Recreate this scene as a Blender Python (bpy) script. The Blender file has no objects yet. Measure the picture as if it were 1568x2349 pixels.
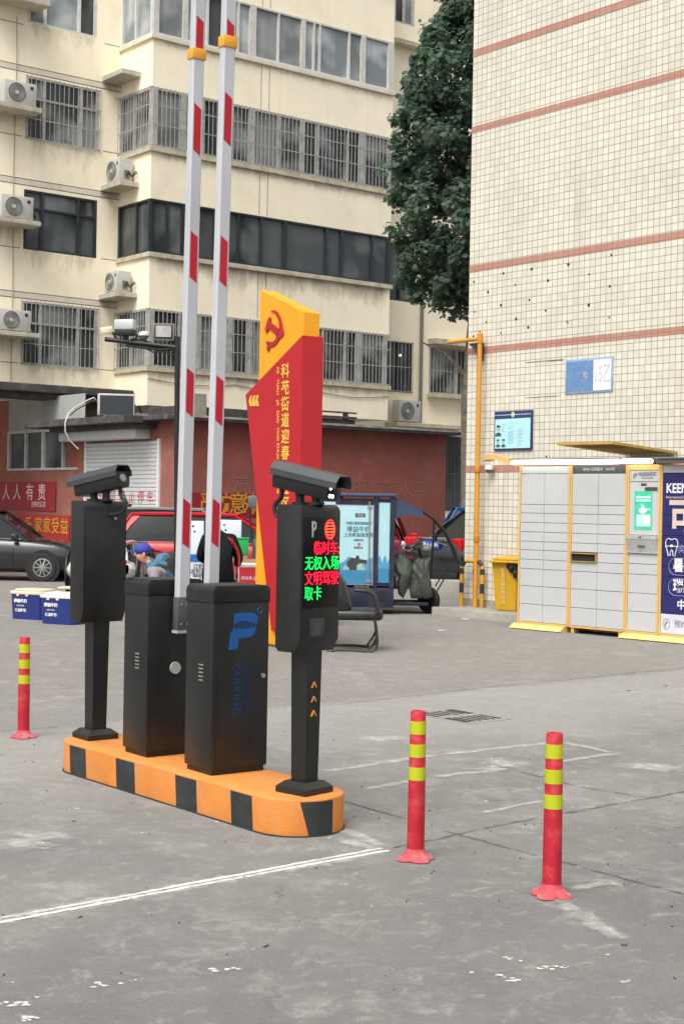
import bpy, bmesh, math, random
from mathutils import Vector, Matrix, Euler
R = math.radians
random.seed(7)
S = bpy.context.scene
COL = S.collection

# ------------------------------------------------------------------ camera, sky, sun, exposure
CAM_H, PITCH, ROLL, FPX = 1.55, R(0.3), R(1.0), 3389.4
cam = bpy.data.cameras.new('camera')
cam.sensor_fit = 'VERTICAL'; cam.sensor_height = 36.0
cam.lens = FPX / 2349.0 * 36.0
cam.clip_start = 0.1; cam.clip_end = 2000
camo = bpy.data.objects.new('camera', cam); COL.objects.link(camo)
camo.matrix_world = (Matrix.Translation((0, 0, CAM_H)) @ Matrix.Rotation(R(90) - PITCH, 4, 'X') @ Matrix.Rotation(ROLL, 4, 'Z'))
S.camera = camo

SUN_EL, SUN_AZ = 56.0, 207.0         # azimuth of the sun, degrees clockwise from +Y
world = bpy.data.worlds.new('World'); S.world = world; world.use_nodes = True
wn, wl = world.node_tree.nodes, world.node_tree.links
sky = wn.new('ShaderNodeTexSky'); sky.sky_type = 'NISHITA'; sky.sun_disc = False
sky.sun_elevation = R(SUN_EL); sky.sun_rotation = R(SUN_AZ)
sky.air_density = 1.0; sky.dust_density = 6.0; sky.ozone_density = 1.0
hs = wn.new('ShaderNodeHueSaturation'); hs.inputs['Saturation'].default_value = 0.16
wl.new(sky.outputs[0], hs.inputs['Color'])
wl.new(hs.outputs[0], wn['Background'].inputs['Color'])
wn['Background'].inputs['Strength'].default_value = 0.12
sun = bpy.data.lights.new('sun', 'SUN'); sun.energy = 1.1; sun.angle = R(40); sun.color = (1.0, 0.965, 0.91)
suno = bpy.data.objects.new('sun', sun); COL.objects.link(suno)
_a, _e = R(SUN_AZ), R(SUN_EL)
_d = Vector((math.sin(_a) * math.cos(_e), math.cos(_a) * math.cos(_e), math.sin(_e)))
suno.rotation_euler = (-_d).to_track_quat('-Z', 'Y').to_euler()
suno.location = (-6, -8, 25)
S.view_settings.view_transform = 'Standard'; S.view_settings.look = 'None'
S.view_settings.exposure = 0.76; S.view_settings.gamma = 1.0
S.cycles.max_bounces = 6

# ------------------------------------------------------------------ survey helpers (photo point -> place in the world)
def ray(u, v):
    x = (u - 784) / FPX; y = -(v - 1174.5) / FPX
    c, s = math.cos(ROLL), math.sin(ROLL)
    x, y = x * c - y * s, x * s + y * c
    return Vector((x, math.cos(PITCH) + y * math.sin(PITCH), y * math.cos(PITCH) - math.sin(PITCH)))
def gnd(u, v, z=0.0):
    d = ray(u, v); t = (z - CAM_H) / d.z
    return Vector((d.x * t, d.y * t, z))
def at(u, v, Y):
    d = ray(u, v); t = Y / d.y
    return Vector((d.x * t, Y, CAM_H + d.z * t))
def onp(u, v, p, az):
    n = Vector((-math.sin(R(az)), math.cos(R(az)), 0)); d = ray(u, v)
    t = (n.x * p[0] + n.y * p[1]) / (n.x * d.x + n.y * d.y)
    return Vector((d.x * t, d.y * t, CAM_H + d.z * t))
def sz(u, v, p, az):
    q = onp(u, v, p, az)
    return ((q.x - p[0]) * math.cos(R(az)) + (q.y - p[1]) * math.sin(R(az)), q.z)
def gz(Y):
    return 0.0 if Y < 27 else (-0.0498 * (Y - 27) if Y < 33 else -0.299)

# ------------------------------------------------------------------ materials
def srgb(r, g, b):
    f = lambda c: (c / 255 / 12.92) if c / 255 <= 0.04045 else ((c / 255 + 0.055) / 1.055) ** 2.4
    return (f(r), f(g), f(b), 1)
MATS = {}
def mat(name, col, rough=0.6, metal=0.0, var=0.12, scale=6.0, bump=0.0, bscale=60.0, spec=0.5, streak=0.0, emit=None, estr=0.0, coat=0.0, dirt=None, dirt_amt=0.0, dirt_scale=2.0):
    if name in MATS: return MATS[name]
    m = bpy.data.materials.new(name); m.use_nodes = True
    N, L = m.node_tree.nodes, m.node_tree.links
    b = N['Principled BSDF']
    c = col if len(col) == 4 else (*col, 1)
    b.inputs['Roughness'].default_value = rough; b.inputs['Metallic'].default_value = metal
    b.inputs['Specular IOR Level'].default_value = spec
    b.inputs['Coat Weight'].default_value = coat
    tc = N.new('ShaderNodeTexCoord')
    n1 = N.new('ShaderNodeTexNoise'); n1.inputs['Scale'].default_value = scale; n1.inputs['Detail'].default_value = 6
    L.new(tc.outputs['Object'], n1.inputs['Vector'])
    mr = N.new('ShaderNodeMapRange'); mr.inputs[1].default_value = 0.3; mr.inputs[2].default_value = 0.7
    mr.inputs[3].default_value = 1 - var; mr.inputs[4].default_value = 1 + var * 0.6
    L.new(n1.outputs[0], mr.inputs[0])
    mx = N.new('ShaderNodeMix'); mx.data_type = 'RGBA'; mx.blend_type = 'MULTIPLY'; mx.inputs[0].default_value = 1
    mx.inputs[6].default_value = c; L.new(mr.outputs[0], mx.inputs[7])
    out = mx.outputs[2]
    if streak > 0:
        mp = N.new('ShaderNodeMapping'); mp.inputs['Scale'].default_value = (5.0, 5.0, 0.35); L.new(tc.outputs['Object'], mp.inputs[0])
        n2 = N.new('ShaderNodeTexNoise'); n2.inputs['Scale'].default_value = 1.0; n2.inputs['Detail'].default_value = 8; n2.inputs['Roughness'].default_value = 0.65
        L.new(mp.outputs[0], n2.inputs['Vector'])
        r2 = N.new('ShaderNodeMapRange'); r2.inputs[1].default_value = 0.52; r2.inputs[2].default_value = 0.8; r2.inputs[3].default_value = 0; r2.inputs[4].default_value = streak
        L.new(n2.outputs[0], r2.inputs[0])
        m2 = N.new('ShaderNodeMix'); m2.data_type = 'RGBA'; m2.inputs[7].default_value = (0.10, 0.09, 0.07, 1)
        L.new(r2.outputs[0], m2.inputs[0]); L.new(out, m2.inputs[6]); out = m2.outputs[2]
    if dirt is not None:
        n3 = N.new('ShaderNodeTexNoise'); n3.inputs['Scale'].default_value = dirt_scale; n3.inputs['Detail'].default_value = 9; n3.inputs['Roughness'].default_value = 0.7
        L.new(tc.outputs['Object'], n3.inputs['Vector'])
        r3 = N.new('ShaderNodeMapRange'); r3.inputs[1].default_value = 0.5; r3.inputs[2].default_value = 0.72; r3.inputs[3].default_value = 0; r3.inputs[4].default_value = dirt_amt
        L.new(n3.outputs[0], r3.inputs[0])
        m3 = N.new('ShaderNodeMix'); m3.data_type = 'RGBA'; m3.inputs[7].default_value = (*dirt[:3], 1)
        L.new(r3.outputs[0], m3.inputs[0]); L.new(out, m3.inputs[6]); out = m3.outputs[2]
    L.new(out, b.inputs['Base Color'])
    if bump > 0:
        nb = N.new('ShaderNodeTexNoise'); nb.inputs['Scale'].default_value = bscale; nb.inputs['Detail'].default_value = 5
        L.new(tc.outputs['Object'], nb.inputs['Vector'])
        bp = N.new('ShaderNodeBump'); bp.inputs['Strength'].default_value = bump; bp.inputs['Distance'].default_value = 0.01
        L.new(nb.outputs[0], bp.inputs['Height']); L.new(bp.outputs[0], b.inputs['Normal'])
    if emit is not None:
        b.inputs['Emission Color'].default_value = (*emit[:3], 1); b.inputs['Emission Strength'].default_value = estr
    MATS[name] = m
    return m

def pane_mat(name, dark, light, scale, amt, rough=0.06):
    """window glass seen from outside: dark room, curtains hanging in vertical folds"""
    m = bpy.data.materials.new(name); m.use_nodes = True
    N, L = m.node_tree.nodes, m.node_tree.links; b = N['Principled BSDF']
    tc = N.new('ShaderNodeTexCoord')
    mp = N.new('ShaderNodeMapping'); mp.inputs['Scale'].default_value = (scale, scale, 0.12); L.new(tc.outputs['Object'], mp.inputs[0])
    n = N.new('ShaderNodeTexNoise'); n.inputs['Scale'].default_value = 1; n.inputs['Detail'].default_value = 4; L.new(mp.outputs[0], n.inputs['Vector'])
    n2 = N.new('ShaderNodeTexNoise'); n2.inputs['Scale'].default_value = 0.9; L.new(tc.outputs['Object'], n2.inputs['Vector'])
    r2 = N.new('ShaderNodeMapRange'); r2.inputs[1].default_value = 0.42; r2.inputs[2].default_value = 0.56; L.new(n2.outputs[0], r2.inputs[0])
    mu = N.new('ShaderNodeMath'); mu.operation = 'MULTIPLY'; L.new(n.outputs[0], mu.inputs[0]); L.new(r2.outputs[0], mu.inputs[1])
    m2 = N.new('ShaderNodeMath'); m2.operation = 'MULTIPLY'; m2.inputs[1].default_value = amt; m2.use_clamp = True; L.new(mu.outputs[0], m2.inputs[0])
    mx = N.new('ShaderNodeMix'); mx.data_type = 'RGBA'; mx.inputs[6].default_value = (*dark, 1); mx.inputs[7].default_value = (*light, 1)
    L.new(m2.outputs[0], mx.inputs[0]); L.new(mx.outputs[2], b.inputs['Base Color'])
    b.inputs['Roughness'].default_value = rough; b.inputs['Specular IOR Level'].default_value = 0.55
    nb = N.new('ShaderNodeTexNoise'); nb.inputs['Scale'].default_value = 1.3; L.new(tc.outputs['Object'], nb.inputs['Vector'])
    bp = N.new('ShaderNodeBump'); bp.inputs['Strength'].default_value = 0.08; bp.inputs['Distance'].default_value = 0.05
    L.new(nb.outputs[0], bp.inputs['Height']); L.new(bp.outputs[0], b.inputs['Normal'])
    MATS[name] = m; return m

# ------------------------------------------------------------------ mesh helpers
class B:
    def __init__(s): s.bm = bmesh.new()
    def face(s, pts, mi=0):
        f = s.bm.faces.new([s.bm.verts.new(p) for p in pts]); f.material_index = mi; return s
    def obox(s, c, size, rot=None, bev=0.0, mi=0, seg=2):
        M = Matrix.Translation(c) @ (rot.to_4x4() if rot is not None else Matrix()) @ Matrix.Diagonal((*size, 1))
        r = bmesh.ops.create_cube(s.bm, size=1.0, matrix=M)
        fs = list({f for v in r['verts'] for f in v.link_faces})
        for f in fs: f.material_index = mi
        if bev > 0:
            es = list({e for v in r['verts'] for e in v.link_edges})
            rr = bmesh.ops.bevel(s.bm, geom=es, offset=bev, segments=seg, affect='EDGES', profile=0.5)
            for f in rr['faces']: f.material_index = mi
        return s
    def box(s, x0, x1, y0, y1, z0, z1, bev=0.0, mi=0, seg=2):
        return s.obox(((x0 + x1) / 2, (y0 + y1) / 2, (z0 + z1) / 2), (abs(x1 - x0), abs(y1 - y0), abs(z1 - z0)), None, bev, mi, seg)
    def tube(s, pts, r, n=8, closed=False, mi=0, cap=True):
        pts = [Vector(p) for p in pts]; k = len(pts); rings = []
        rr = r if isinstance(r, (list, tuple)) else [r] * k
        up = None
        for i, p in enumerate(pts):
            if closed: t = (pts[(i + 1) % k] - pts[i - 1])
            else: t = pts[min(i + 1, k - 1)] - pts[max(i - 1, 0)]
            t = t.normalized() if t.length > 1e-9 else Vector((0, 0, 1))
            if up is None: up = Vector((0, 0, 1)) if abs(t.z) < 0.9 else Vector((1, 0, 0))
            a = up - t * up.dot(t)
            if a.length < 1e-4: a = t.orthogonal()
            a.normalize(); bb = t.cross(a); up = a
            rings.append([s.bm.verts.new(p + (a * math.cos(2 * math.pi * j / n) + bb * math.sin(2 * math.pi * j / n)) * rr[i]) for j in range(n)])
        m = k if closed else k - 1
        for i in range(m):
            A, C = rings[i], rings[(i + 1) % k]
            for j in range(n):
                f = s.bm.faces.new((A[j], A[(j + 1) % n], C[(j + 1) % n], C[j])); f.material_index = mi
        if cap and not closed:
            for q in (rings[0][::-1], rings[-1]):
                f = s.bm.faces.new(q); f.material_index = mi
        return s
    def cyl(s, p0, p1, r0, r1=None, n=16, mi=0):
        return s.tube([p0, p1], [r0, r0 if r1 is None else r1], n, mi=mi)
    def prism(s, pts, y0, y1, mi=0, plane='xz', bev=0.0):
        """polygon (2-D) extruded between two offsets"""
        if plane == 'xz': P = lambda a, b, o: (a, o, b)
        elif plane == 'xy': P = lambda a, b, o: (a, b, o)
        else: P = lambda a, b, o: (o, a, b)
        A = [s.bm.verts.new(P(a, b, y0)) for a, b in pts]; C = [s.bm.verts.new(P(a, b, y1)) for a, b in pts]
        fs = [s.bm.faces.new(A), s.bm.faces.new(C[::-1])]
        n = len(pts)
        for i in range(n): fs.append(s.bm.faces.new((A[i], C[i], C[(i + 1) % n], A[(i + 1) % n])))
        for f in fs: f.material_index = mi
        if bev > 0:
            es = list(fs[0].edges) + list(fs[1].edges)
            rr = bmesh.ops.bevel(s.bm, geom=es, offset=bev, segments=2, affect='EDGES', profile=0.5)
            for f in rr['faces']: f.material_index = mi
        return s
    def lathe(s, prof, c=(0, 0, 0), n=20, axis='z', mi=0):
        rings = []
        for r, h in prof:
            ring = []
            for j in range(n):
                a = 2 * math.pi * j / n; x, y = r * math.cos(a), r * math.sin(a)
                v = (x, y, h) if axis == 'z' else ((x, h, y) if axis == 'y' else (h, x, y))
                ring.append(s.bm.verts.new(Vector(c) + Vector(v)))
            rings.append(ring)
        for A, C in zip(rings, rings[1:]):
            for j in range(n):
                f = s.bm.faces.new((A[j], A[(j + 1) % n], C[(j + 1) % n], C[j])); f.material_index = mi
        for q in (rings[0][::-1], rings[-1]):
            f = s.bm.faces.new(q); f.material_index = mi
        return s
    def ball(s, c, r, mi=0, u=12, v=8):
        rr = r if isinstance(r, (tuple, list)) else (r, r, r)
        q = bmesh.ops.create_uvsphere(s.bm, u_segments=u, v_segments=v, radius=1.0, matrix=Matrix.Translation(c) @ Matrix.Diagonal((*rr, 1)))
        for f in {f for w in q['verts'] for f in w.link_faces}: f.material_index = mi
        return s
    def xform(s, M): bmesh.ops.transform(s.bm, matrix=M, verts=s.bm.verts); return s
    def build(s, name, mats, parent=None, smooth=35, loc=None, rotz=0.0, rot=None, label=None, kind=None):
        bmesh.ops.recalc_face_normals(s.bm, faces=s.bm.faces)
        me = bpy.data.meshes.new(name); s.bm.to_mesh(me); s.bm.free()
        for m in (mats if isinstance(mats, (list, tuple)) else [mats]): me.materials.append(m)
        if smooth:
            me.polygons.foreach_set('use_smooth', [True] * len(me.polygons)); me.set_sharp_from_angle(angle=R(smooth))
        o = bpy.data.objects.new(name, me); COL.objects.link(o)
        if parent is not None: o.parent = parent
        if loc is not None: o.location = loc
        if rot is not None: o.rotation_euler = rot
        elif rotz: o.rotation_euler = (0, 0, R(rotz))
        if label: o['label'] = label
        if kind: o['kind'] = kind
        return o

def thing(name, label, cat, loc=(0, 0, 0), rotz=0.0, group=None):
    o = bpy.data.objects.new(name, None); COL.objects.link(o)
    o.empty_display_size = 0.2; o.location = loc; o.rotation_euler = (0, 0, R(rotz))
    o['label'] = label; o['category'] = cat
    if group: o['group'] = group
    return o
def tag(o, label=None, cat=None, group=None, kind=None):
    for k, v in (('label', label), ('category', cat), ('group', group), ('kind', kind)):
        if v: o[k] = v
    return o
def copy_tree(o, parent=None):
    c = o.copy(); COL.objects.link(c)
    if parent is not None: c.parent = parent
    for ch in list(o.children): copy_tree(ch, c)
    return c
def text(parent, s, size, loc, m, name='lettering', rot=(90, 0, 0), align='CENTER', depth=0.0015, bold=0.0, sx=1.0, line=1.0):
    cu = bpy.data.curves.new('txt', 'FONT'); cu.body = s; cu.size = size; cu.align_x = align; cu.align_y = 'CENTER'
    cu.extrude = depth; cu.offset = bold; cu.space_line = line; cu.resolution_u = 3
    t = bpy.data.objects.new('txt', cu); COL.objects.link(t)
    dg = bpy.context.evaluated_depsgraph_get(); dg.update()
    me = bpy.data.meshes.new_from_object(t.evaluated_get(dg))
    bpy.data.objects.remove(t); bpy.data.curves.remove(cu)
    me.materials.clear(); me.materials.append(m)
    o = bpy.data.objects.new(name, me); me.name = name; COL.objects.link(o)
    if parent is not None: o.parent = parent
    o.location = loc; o.rotation_euler = [R(a) for a in rot]; o.scale = (sx, 1, 1)
    return o

# ------------------------------------------------------------------ shared materials
M_black = mat('black_powder_coat', (0.0095, 0.0105, 0.0105), 0.42, var=0.25, scale=3, bump=0.06, bscale=400, dirt=(0.07, 0.07, 0.063), dirt_amt=0.16, dirt_scale=4)
M_blackd = mat('black_plastic', (0.010, 0.010, 0.011), 0.5, var=0.2)
M_shield = mat('grey_sun_shield', (0.045, 0.048, 0.054), 0.42, var=0.15)
M_steel = mat('bare_steel', (0.5, 0.5, 0.5), 0.35, metal=0.8, var=0.1)
M_orange = mat('orange_road_paint', srgb(212, 132, 58), 0.68, var=0.14, scale=5, bump=0.3, bscale=70, dirt=(0.34, 0.25, 0.16), dirt_amt=0.5, dirt_scale=7)
M_stripe = mat('black_road_paint', (0.020, 0.026, 0.026), 0.6, var=0.2, scale=5, bump=0.12, bscale=90, dirt=(0.15, 0.13, 0.11), dirt_amt=0.2, dirt_scale=6)
M_boom = mat('boom_aluminium_white', srgb(186, 187, 192), 0.45, var=0.07, scale=2.5, dirt=(0.30, 0.29, 0.28), dirt_amt=0.15, dirt_scale=3)
M_red = mat('red_reflective_tape', srgb(180, 22, 40), 0.5, var=0.08)
M_bollard = mat('red_rubber', srgb(182, 22, 42), 0.6, var=0.2, scale=9, dirt=(0.42, 0.17, 0.17), dirt_amt=0.55, dirt_scale=9)
M_bolfoot = mat('dusty_red_rubber', srgb(196, 76, 84), 0.75, var=0.25, scale=14, dirt=(0.45, 0.30, 0.28), dirt_amt=0.7, dirt_scale=12)
M_lime = mat('lime_reflective_tape', srgb(176, 182, 22), 0.45, var=0.08)
M_amber = mat('amber_plastic', srgb(224, 160, 50), 0.55, var=0.1, dirt=(0.25, 0.17, 0.06), dirt_amt=0.4, dirt_scale=8)
M_signred = mat('sign_red', srgb(178, 24, 34), 0.5, var=0.06, scale=2, dirt=(0.25, 0.06, 0.06), dirt_amt=0.2, dirt_scale=2)
M_signyel = mat('sign_yellow', srgb(232, 158, 20), 0.5, var=0.06, scale=2, dirt=(0.5, 0.32, 0.08), dirt_amt=0.25, dirt_scale=2)
M_gold = mat('gold_lettering', srgb(226, 186, 70), 0.5, var=0.1)
M_white = mat('white_paint', (0.72, 0.72, 0.70), 0.5, var=0.08)
M_pvc = mat('white_window_frame', (0.62, 0.61, 0.58), 0.5, var=0.12, dirt=(0.3, 0.28, 0.25), dirt_amt=0.35, dirt_scale=4)
M_pvcold = mat('weathered_window_frame', (0.52, 0.51, 0.48), 0.55, var=0.2, dirt=(0.14, 0.12, 0.10), dirt_amt=0.5, dirt_scale=5)
M_darkframe = mat('dark_bronze_frame', (0.030, 0.036, 0.040), 0.4, var=0.2)
M_bar = mat('grey_steel_bars', (0.40, 0.39, 0.37), 0.55, var=0.25, scale=12, dirt=(0.13, 0.09, 0.06), dirt_amt=0.6, dirt_scale=9)
M_bardark = mat('dark_steel_bars', (0.10, 0.10, 0.10), 0.5, var=0.2)
M_cream = mat('cream_render', srgb(252, 241, 215), 0.9, var=0.05, scale=0.7, bump=0.15, bscale=40, streak=0.11, dirt=(0.50, 0.44, 0.33), dirt_amt=0.22, dirt_scale=0.9)
M_creamw = mat('pale_band_render', srgb(220, 213, 196), 0.9, var=0.08, scale=2, streak=0.3)
M_sill = mat('stained_concrete_sill', srgb(196, 186, 164), 0.9, var=0.22, scale=5, streak=0.5)
M_groove = mat('dark_groove', (0.17, 0.145, 0.115), 0.9, var=0.2)
M_conc = mat('old_concrete', srgb(160, 156, 146), 0.9, var=0.2, scale=5, bump=0.25, bscale=50, streak=0.35)
M_brickred = mat('red_painted_plaster', srgb(146, 84, 74), 0.85, var=0.14, scale=1.5, bump=0.2, bscale=50, streak=0.3, dirt=(0.36, 0.24, 0.20), dirt_amt=0.3, dirt_scale=1.6)
M_roofdark = mat('tar_roof_edge', (0.060, 0.058, 0.055), 0.85, var=0.35, scale=5, dirt=(0.2, 0.19, 0.18), dirt_amt=0.6, dirt_scale=4)
M_greywall = mat('pale_grey_plaster', (0.36, 0.37, 0.35), 0.9, var=0.12, scale=1.2, streak=0.35)
M_shutter = mat('white_shutter', (0.60, 0.61, 0.61), 0.5, var=0.07)
M_acwhite = mat('ac_casing', (0.50, 0.50, 0.47), 0.5, var=0.1, dirt=(0.3, 0.27, 0.22), dirt_amt=0.35, dirt_scale=5)
M_acgrey = mat('ac_grille_grey', (0.16, 0.16, 0.155), 0.6, var=0.2)
M_acdark = mat('ac_fin_dark', (0.035, 0.042, 0.048), 0.5, var=0.3, scale=30)
M_cable = mat('black_cable', (0.012, 0.012, 0.012), 0.55)
M_paleh = mat('pale_hose', (0.55, 0.54, 0.5), 0.6)
M_yellowpipe = mat('yellow_gas_pipe', srgb(214, 144, 34), 0.5, var=0.12, dirt=(0.35, 0.2, 0.05), dirt_amt=0.4, dirt_scale=6)
M_lockg = mat('locker_grey', srgb(186, 188, 189), 0.42, var=0.04, scale=2, dirt=(0.38, 0.38, 0.36), dirt_amt=0.12, dirt_scale=1.5)
M_locky = mat('locker_yellow', srgb(212, 172, 96), 0.5, var=0.08, dirt=(0.4, 0.27, 0.1), dirt_amt=0.3, dirt_scale=4)
M_navy = mat('navy_print', srgb(36, 36, 96), 0.45, var=0.05)
M_dkgrey = mat('dark_grey_print', (0.06, 0.065, 0.07), 0.5)
M_midgrey = mat('mid_grey_print', (0.22, 0.23, 0.24), 0.5)
M_tube = mat('lamp_tube', (0.9, 0.9, 0.85), 0.4, emit=(1, 0.99, 0.92), estr=3.0)
M_tyre = mat('tyre_rubber', (0.018, 0.018, 0.018), 0.8, var=0.2)
M_rim = mat('alloy_rim', (0.5, 0.5, 0.5), 0.3, metal=0.8)
M_glass = mat('car_glass', (0.010, 0.012, 0.013), 0.06, spec=0.22)
M_chrome = mat('chrome', (0.7, 0.7, 0.7), 0.15, metal=1.0)
M_lampw = mat('headlamp', (0.6, 0.6, 0.62), 0.1, var=0.2)
M_lampr = mat('tail_lamp', srgb(190, 20, 34), 0.2, var=0.3, scale=20)
M_plateblue = mat('plate_blue', srgb(40, 70, 160), 0.4)
M_skin = mat('skin', srgb(190, 135, 110), 0.55, var=0.08)
M_hair = mat('black_hair', (0.012, 0.011, 0.010), 0.5)

# ================================================================== THE GROUND
def ground_material():
    m = bpy.data.materials.new('worn_concrete_yard'); m.use_nodes = True
    N, L = m.node_tree.nodes, m.node_tree.links; b = N['Principled BSDF']
    tc = N.new('ShaderNodeTexCoord')
    def noise(scale, detail=6, rough=0.6, vec=None, dist=0.0):
        n = N.new('ShaderNodeTexNoise'); n.inputs['Scale'].default_value = scale; n.inputs['Detail'].default_value = detail
        n.inputs['Roughness'].default_value = rough; n.inputs['Distortion'].default_value = dist
        L.new(vec if vec else tc.outputs['Object'], n.inputs['Vector']); return n.outputs[0]
    def rng(src, a, c, lo=0.0, hi=1.0):
        r = N.new('ShaderNodeMapRange'); r.inputs[1].default_value = a; r.inputs[2].default_value = c
        r.inputs[3].default_value = lo; r.inputs[4].default_value = hi; L.new(src, r.inputs[0]); return r.outputs[0]
    def mix(f, a, c, blend='MIX'):
        x = N.new('ShaderNodeMix'); x.data_type = 'RGBA'; x.blend_type = blend
        if isinstance(f, float): x.inputs[0].default_value = f
        else: L.new(f, x.inputs[0])
        for i, q in ((6, a), (7, c)):
            if isinstance(q, tuple): x.inputs[i].default_value = q
            else: L.new(q, x.inputs[i])
        return x.outputs[2]
    def math_(op, a, c):
        x = N.new('ShaderNodeMath'); x.operation = op
        for i, q in ((0, a), (1, c)):
            if isinstance(q, (int, float)): x.inputs[i].default_value = q
            else: L.new(q, x.inputs[i])
        return x.outputs[0]
    base = mix(rng(noise(0.55, 7, 0.62, dist=0.4), 0.34, 0.66), srgb(112, 111, 109), srgb(135, 133, 129))
    base = mix(rng(noise(2.6, 8, 0.7), 0.44, 0.74, 0, 0.5), base, srgb(156, 154, 150))          # dusty patches
    base = mix(rng(noise(1.3, 6, 0.6, dist=0.8), 0.60, 0.80, 0, 0.45), base, srgb(104, 103, 100))   # damp / oil tone
    # slabs poured at different times: a darker one at the front, a paler one beyond the bollards
    sp0 = N.new('ShaderNodeSeparateXYZ'); L.new(tc.outputs['Object'], sp0.inputs[0])
    f = math_('ADD', math_('MULTIPLY', sp0.outputs[0], -0.638), math_('MULTIPLY', sp0.outputs[1], 0.77))
    fw = math_('ADD', f, math_('MULTIPLY', noise(0.9, 5, 0.6), 1.1))
    base = mix(rng(fw, 5.55, 4.6, 0, 0.42), base, srgb(92, 92, 91))
    base = mix(rng(fw, 6.9, 8.0, 0, 0.62), base, srgb(163, 160, 154))
    # far yard: older, browner asphalt beyond the straight joint
    sp = N.new('ShaderNodeSeparateXYZ'); L.new(tc.outputs['Object'], sp.inputs[0])
    f3 = math_('ADD', f, math_('MULTIPLY', noise(1.6, 5), 0.5))
    base = mix(rng(f3, 9.05, 9.25, 0, 0.50), base, srgb(112, 108, 102))
    # pale cement dust washed round the bollards and the island
    base = mix(rng(noise(7.0, 8, 0.75, dist=0.5), 0.54, 0.72, 0, 0.60), base, srgb(184, 182, 177))
    base = mix(math_('MULTIPLY', rng(noise(3.4, 9, 0.8, dist=0.35), 0.50, 0.72), rng(noise(0.7, 3), 0.42, 0.60)), base, srgb(174, 172, 167))
    # pale paint chips
    chips = math_('MULTIPLY', rng(noise(11.0, 3, 0.5), 0.72, 0.735), rng(noise(1.1, 2), 0.50, 0.58))
    base = mix(math_('MULTIPLY', chips, 0.8), base, srgb(200, 199, 195))
    # grain and grit
    base = mix(rng(noise(24, 8, 0.75, dist=0.3), 0.36, 0.66, 0.0, 0.30), base, srgb(96, 95, 92))
    base = mix(rng(noise(55, 5, 0.7), 0.55, 0.72, 0.0, 0.30), base, srgb(178, 176, 170))
    crack = N.new('ShaderNodeTexVoronoi'); crack.feature = 'DISTANCE_TO_EDGE'; crack.inputs['Scale'].default_value = 0.42; crack.inputs['Randomness'].default_value = 1.0
    wv = N.new('ShaderNodeVectorMath'); wv.operation = 'ADD'; L.new(tc.outputs['Object'], wv.inputs[0]); nv = N.new('ShaderNodeTexNoise'); nv.inputs['Scale'].default_value = 2.2; nv.inputs['Detail'].default_value = 6; L.new(tc.outputs['Object'], nv.inputs['Vector'])
    sv = N.new('ShaderNodeVectorMath'); sv.operation = 'SCALE'; sv.inputs[3].default_value = 0.5; L.new(nv.outputs['Color'], sv.inputs[0]); L.new(sv.outputs[0], wv.inputs[1]); L.new(wv.outputs[0], crack.inputs['Vector'])
    base = mix(math_('MULTIPLY', rng(crack.outputs['Distance'], 0.0, 0.004, 0.5, 0.0), rng(noise(0.8, 3), 0.50, 0.60)), base, srgb(70, 67, 62))
    base = mix(rng(noise(170, 3, 0.6), 0.35, 0.70, 0.0, 0.34), base, srgb(88, 86, 82))
    base = mix(rng(noise(320, 2, 0.5), 0.62, 0.70, 0.0, 0.32), base, srgb(190, 187, 180))
    vo = N.new('ShaderNodeTexVoronoi'); vo.inputs['Scale'].default_value = 3.2; L.new(tc.outputs['Object'], vo.inputs['Vector'])
    base = mix(rng(vo.outputs['Distance'], 0.010, 0.022, 0.6, 0.0), base, (0.03, 0.03, 0.028, 1))  # little dark stains
    L.new(base, b.inputs['Base Color'])
    b.inputs['Roughness'].default_value = 0.88; b.inputs['Specular IOR Level'].default_value = 0.3
    bp = N.new('ShaderNodeBump'); bp.inputs['Strength'].default_value = 0.5; bp.inputs['Distance'].default_value = 0.006
    h = math_('ADD', noise(120, 4, 0.7), math_('MULTIPLY', noise(9, 6), 1.5)); L.new(h, bp.inputs['Height']); L.new(bp.outputs[0], b.inputs['Normal'])
    return m
M_ground = ground_material()
g = B()
ys = [-60, -8, 2, 6, 10, 15, 21, 24, 27, 30, 33, 60, 500]; xs = [-400, -40, -12, -6, 0, 6, 12, 40, 400]
gv = [[g.bm.verts.new((x, y, gz(y))) for x in xs] for y in ys]
for i in range(len(ys) - 1):
    for j in range(len(xs) - 1): g.bm.faces.new((gv[i][j], gv[i][j + 1], gv[i + 1][j + 1], gv[i + 1][j]))
g.build('ground', M_ground, kind='structure', smooth=0)

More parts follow.
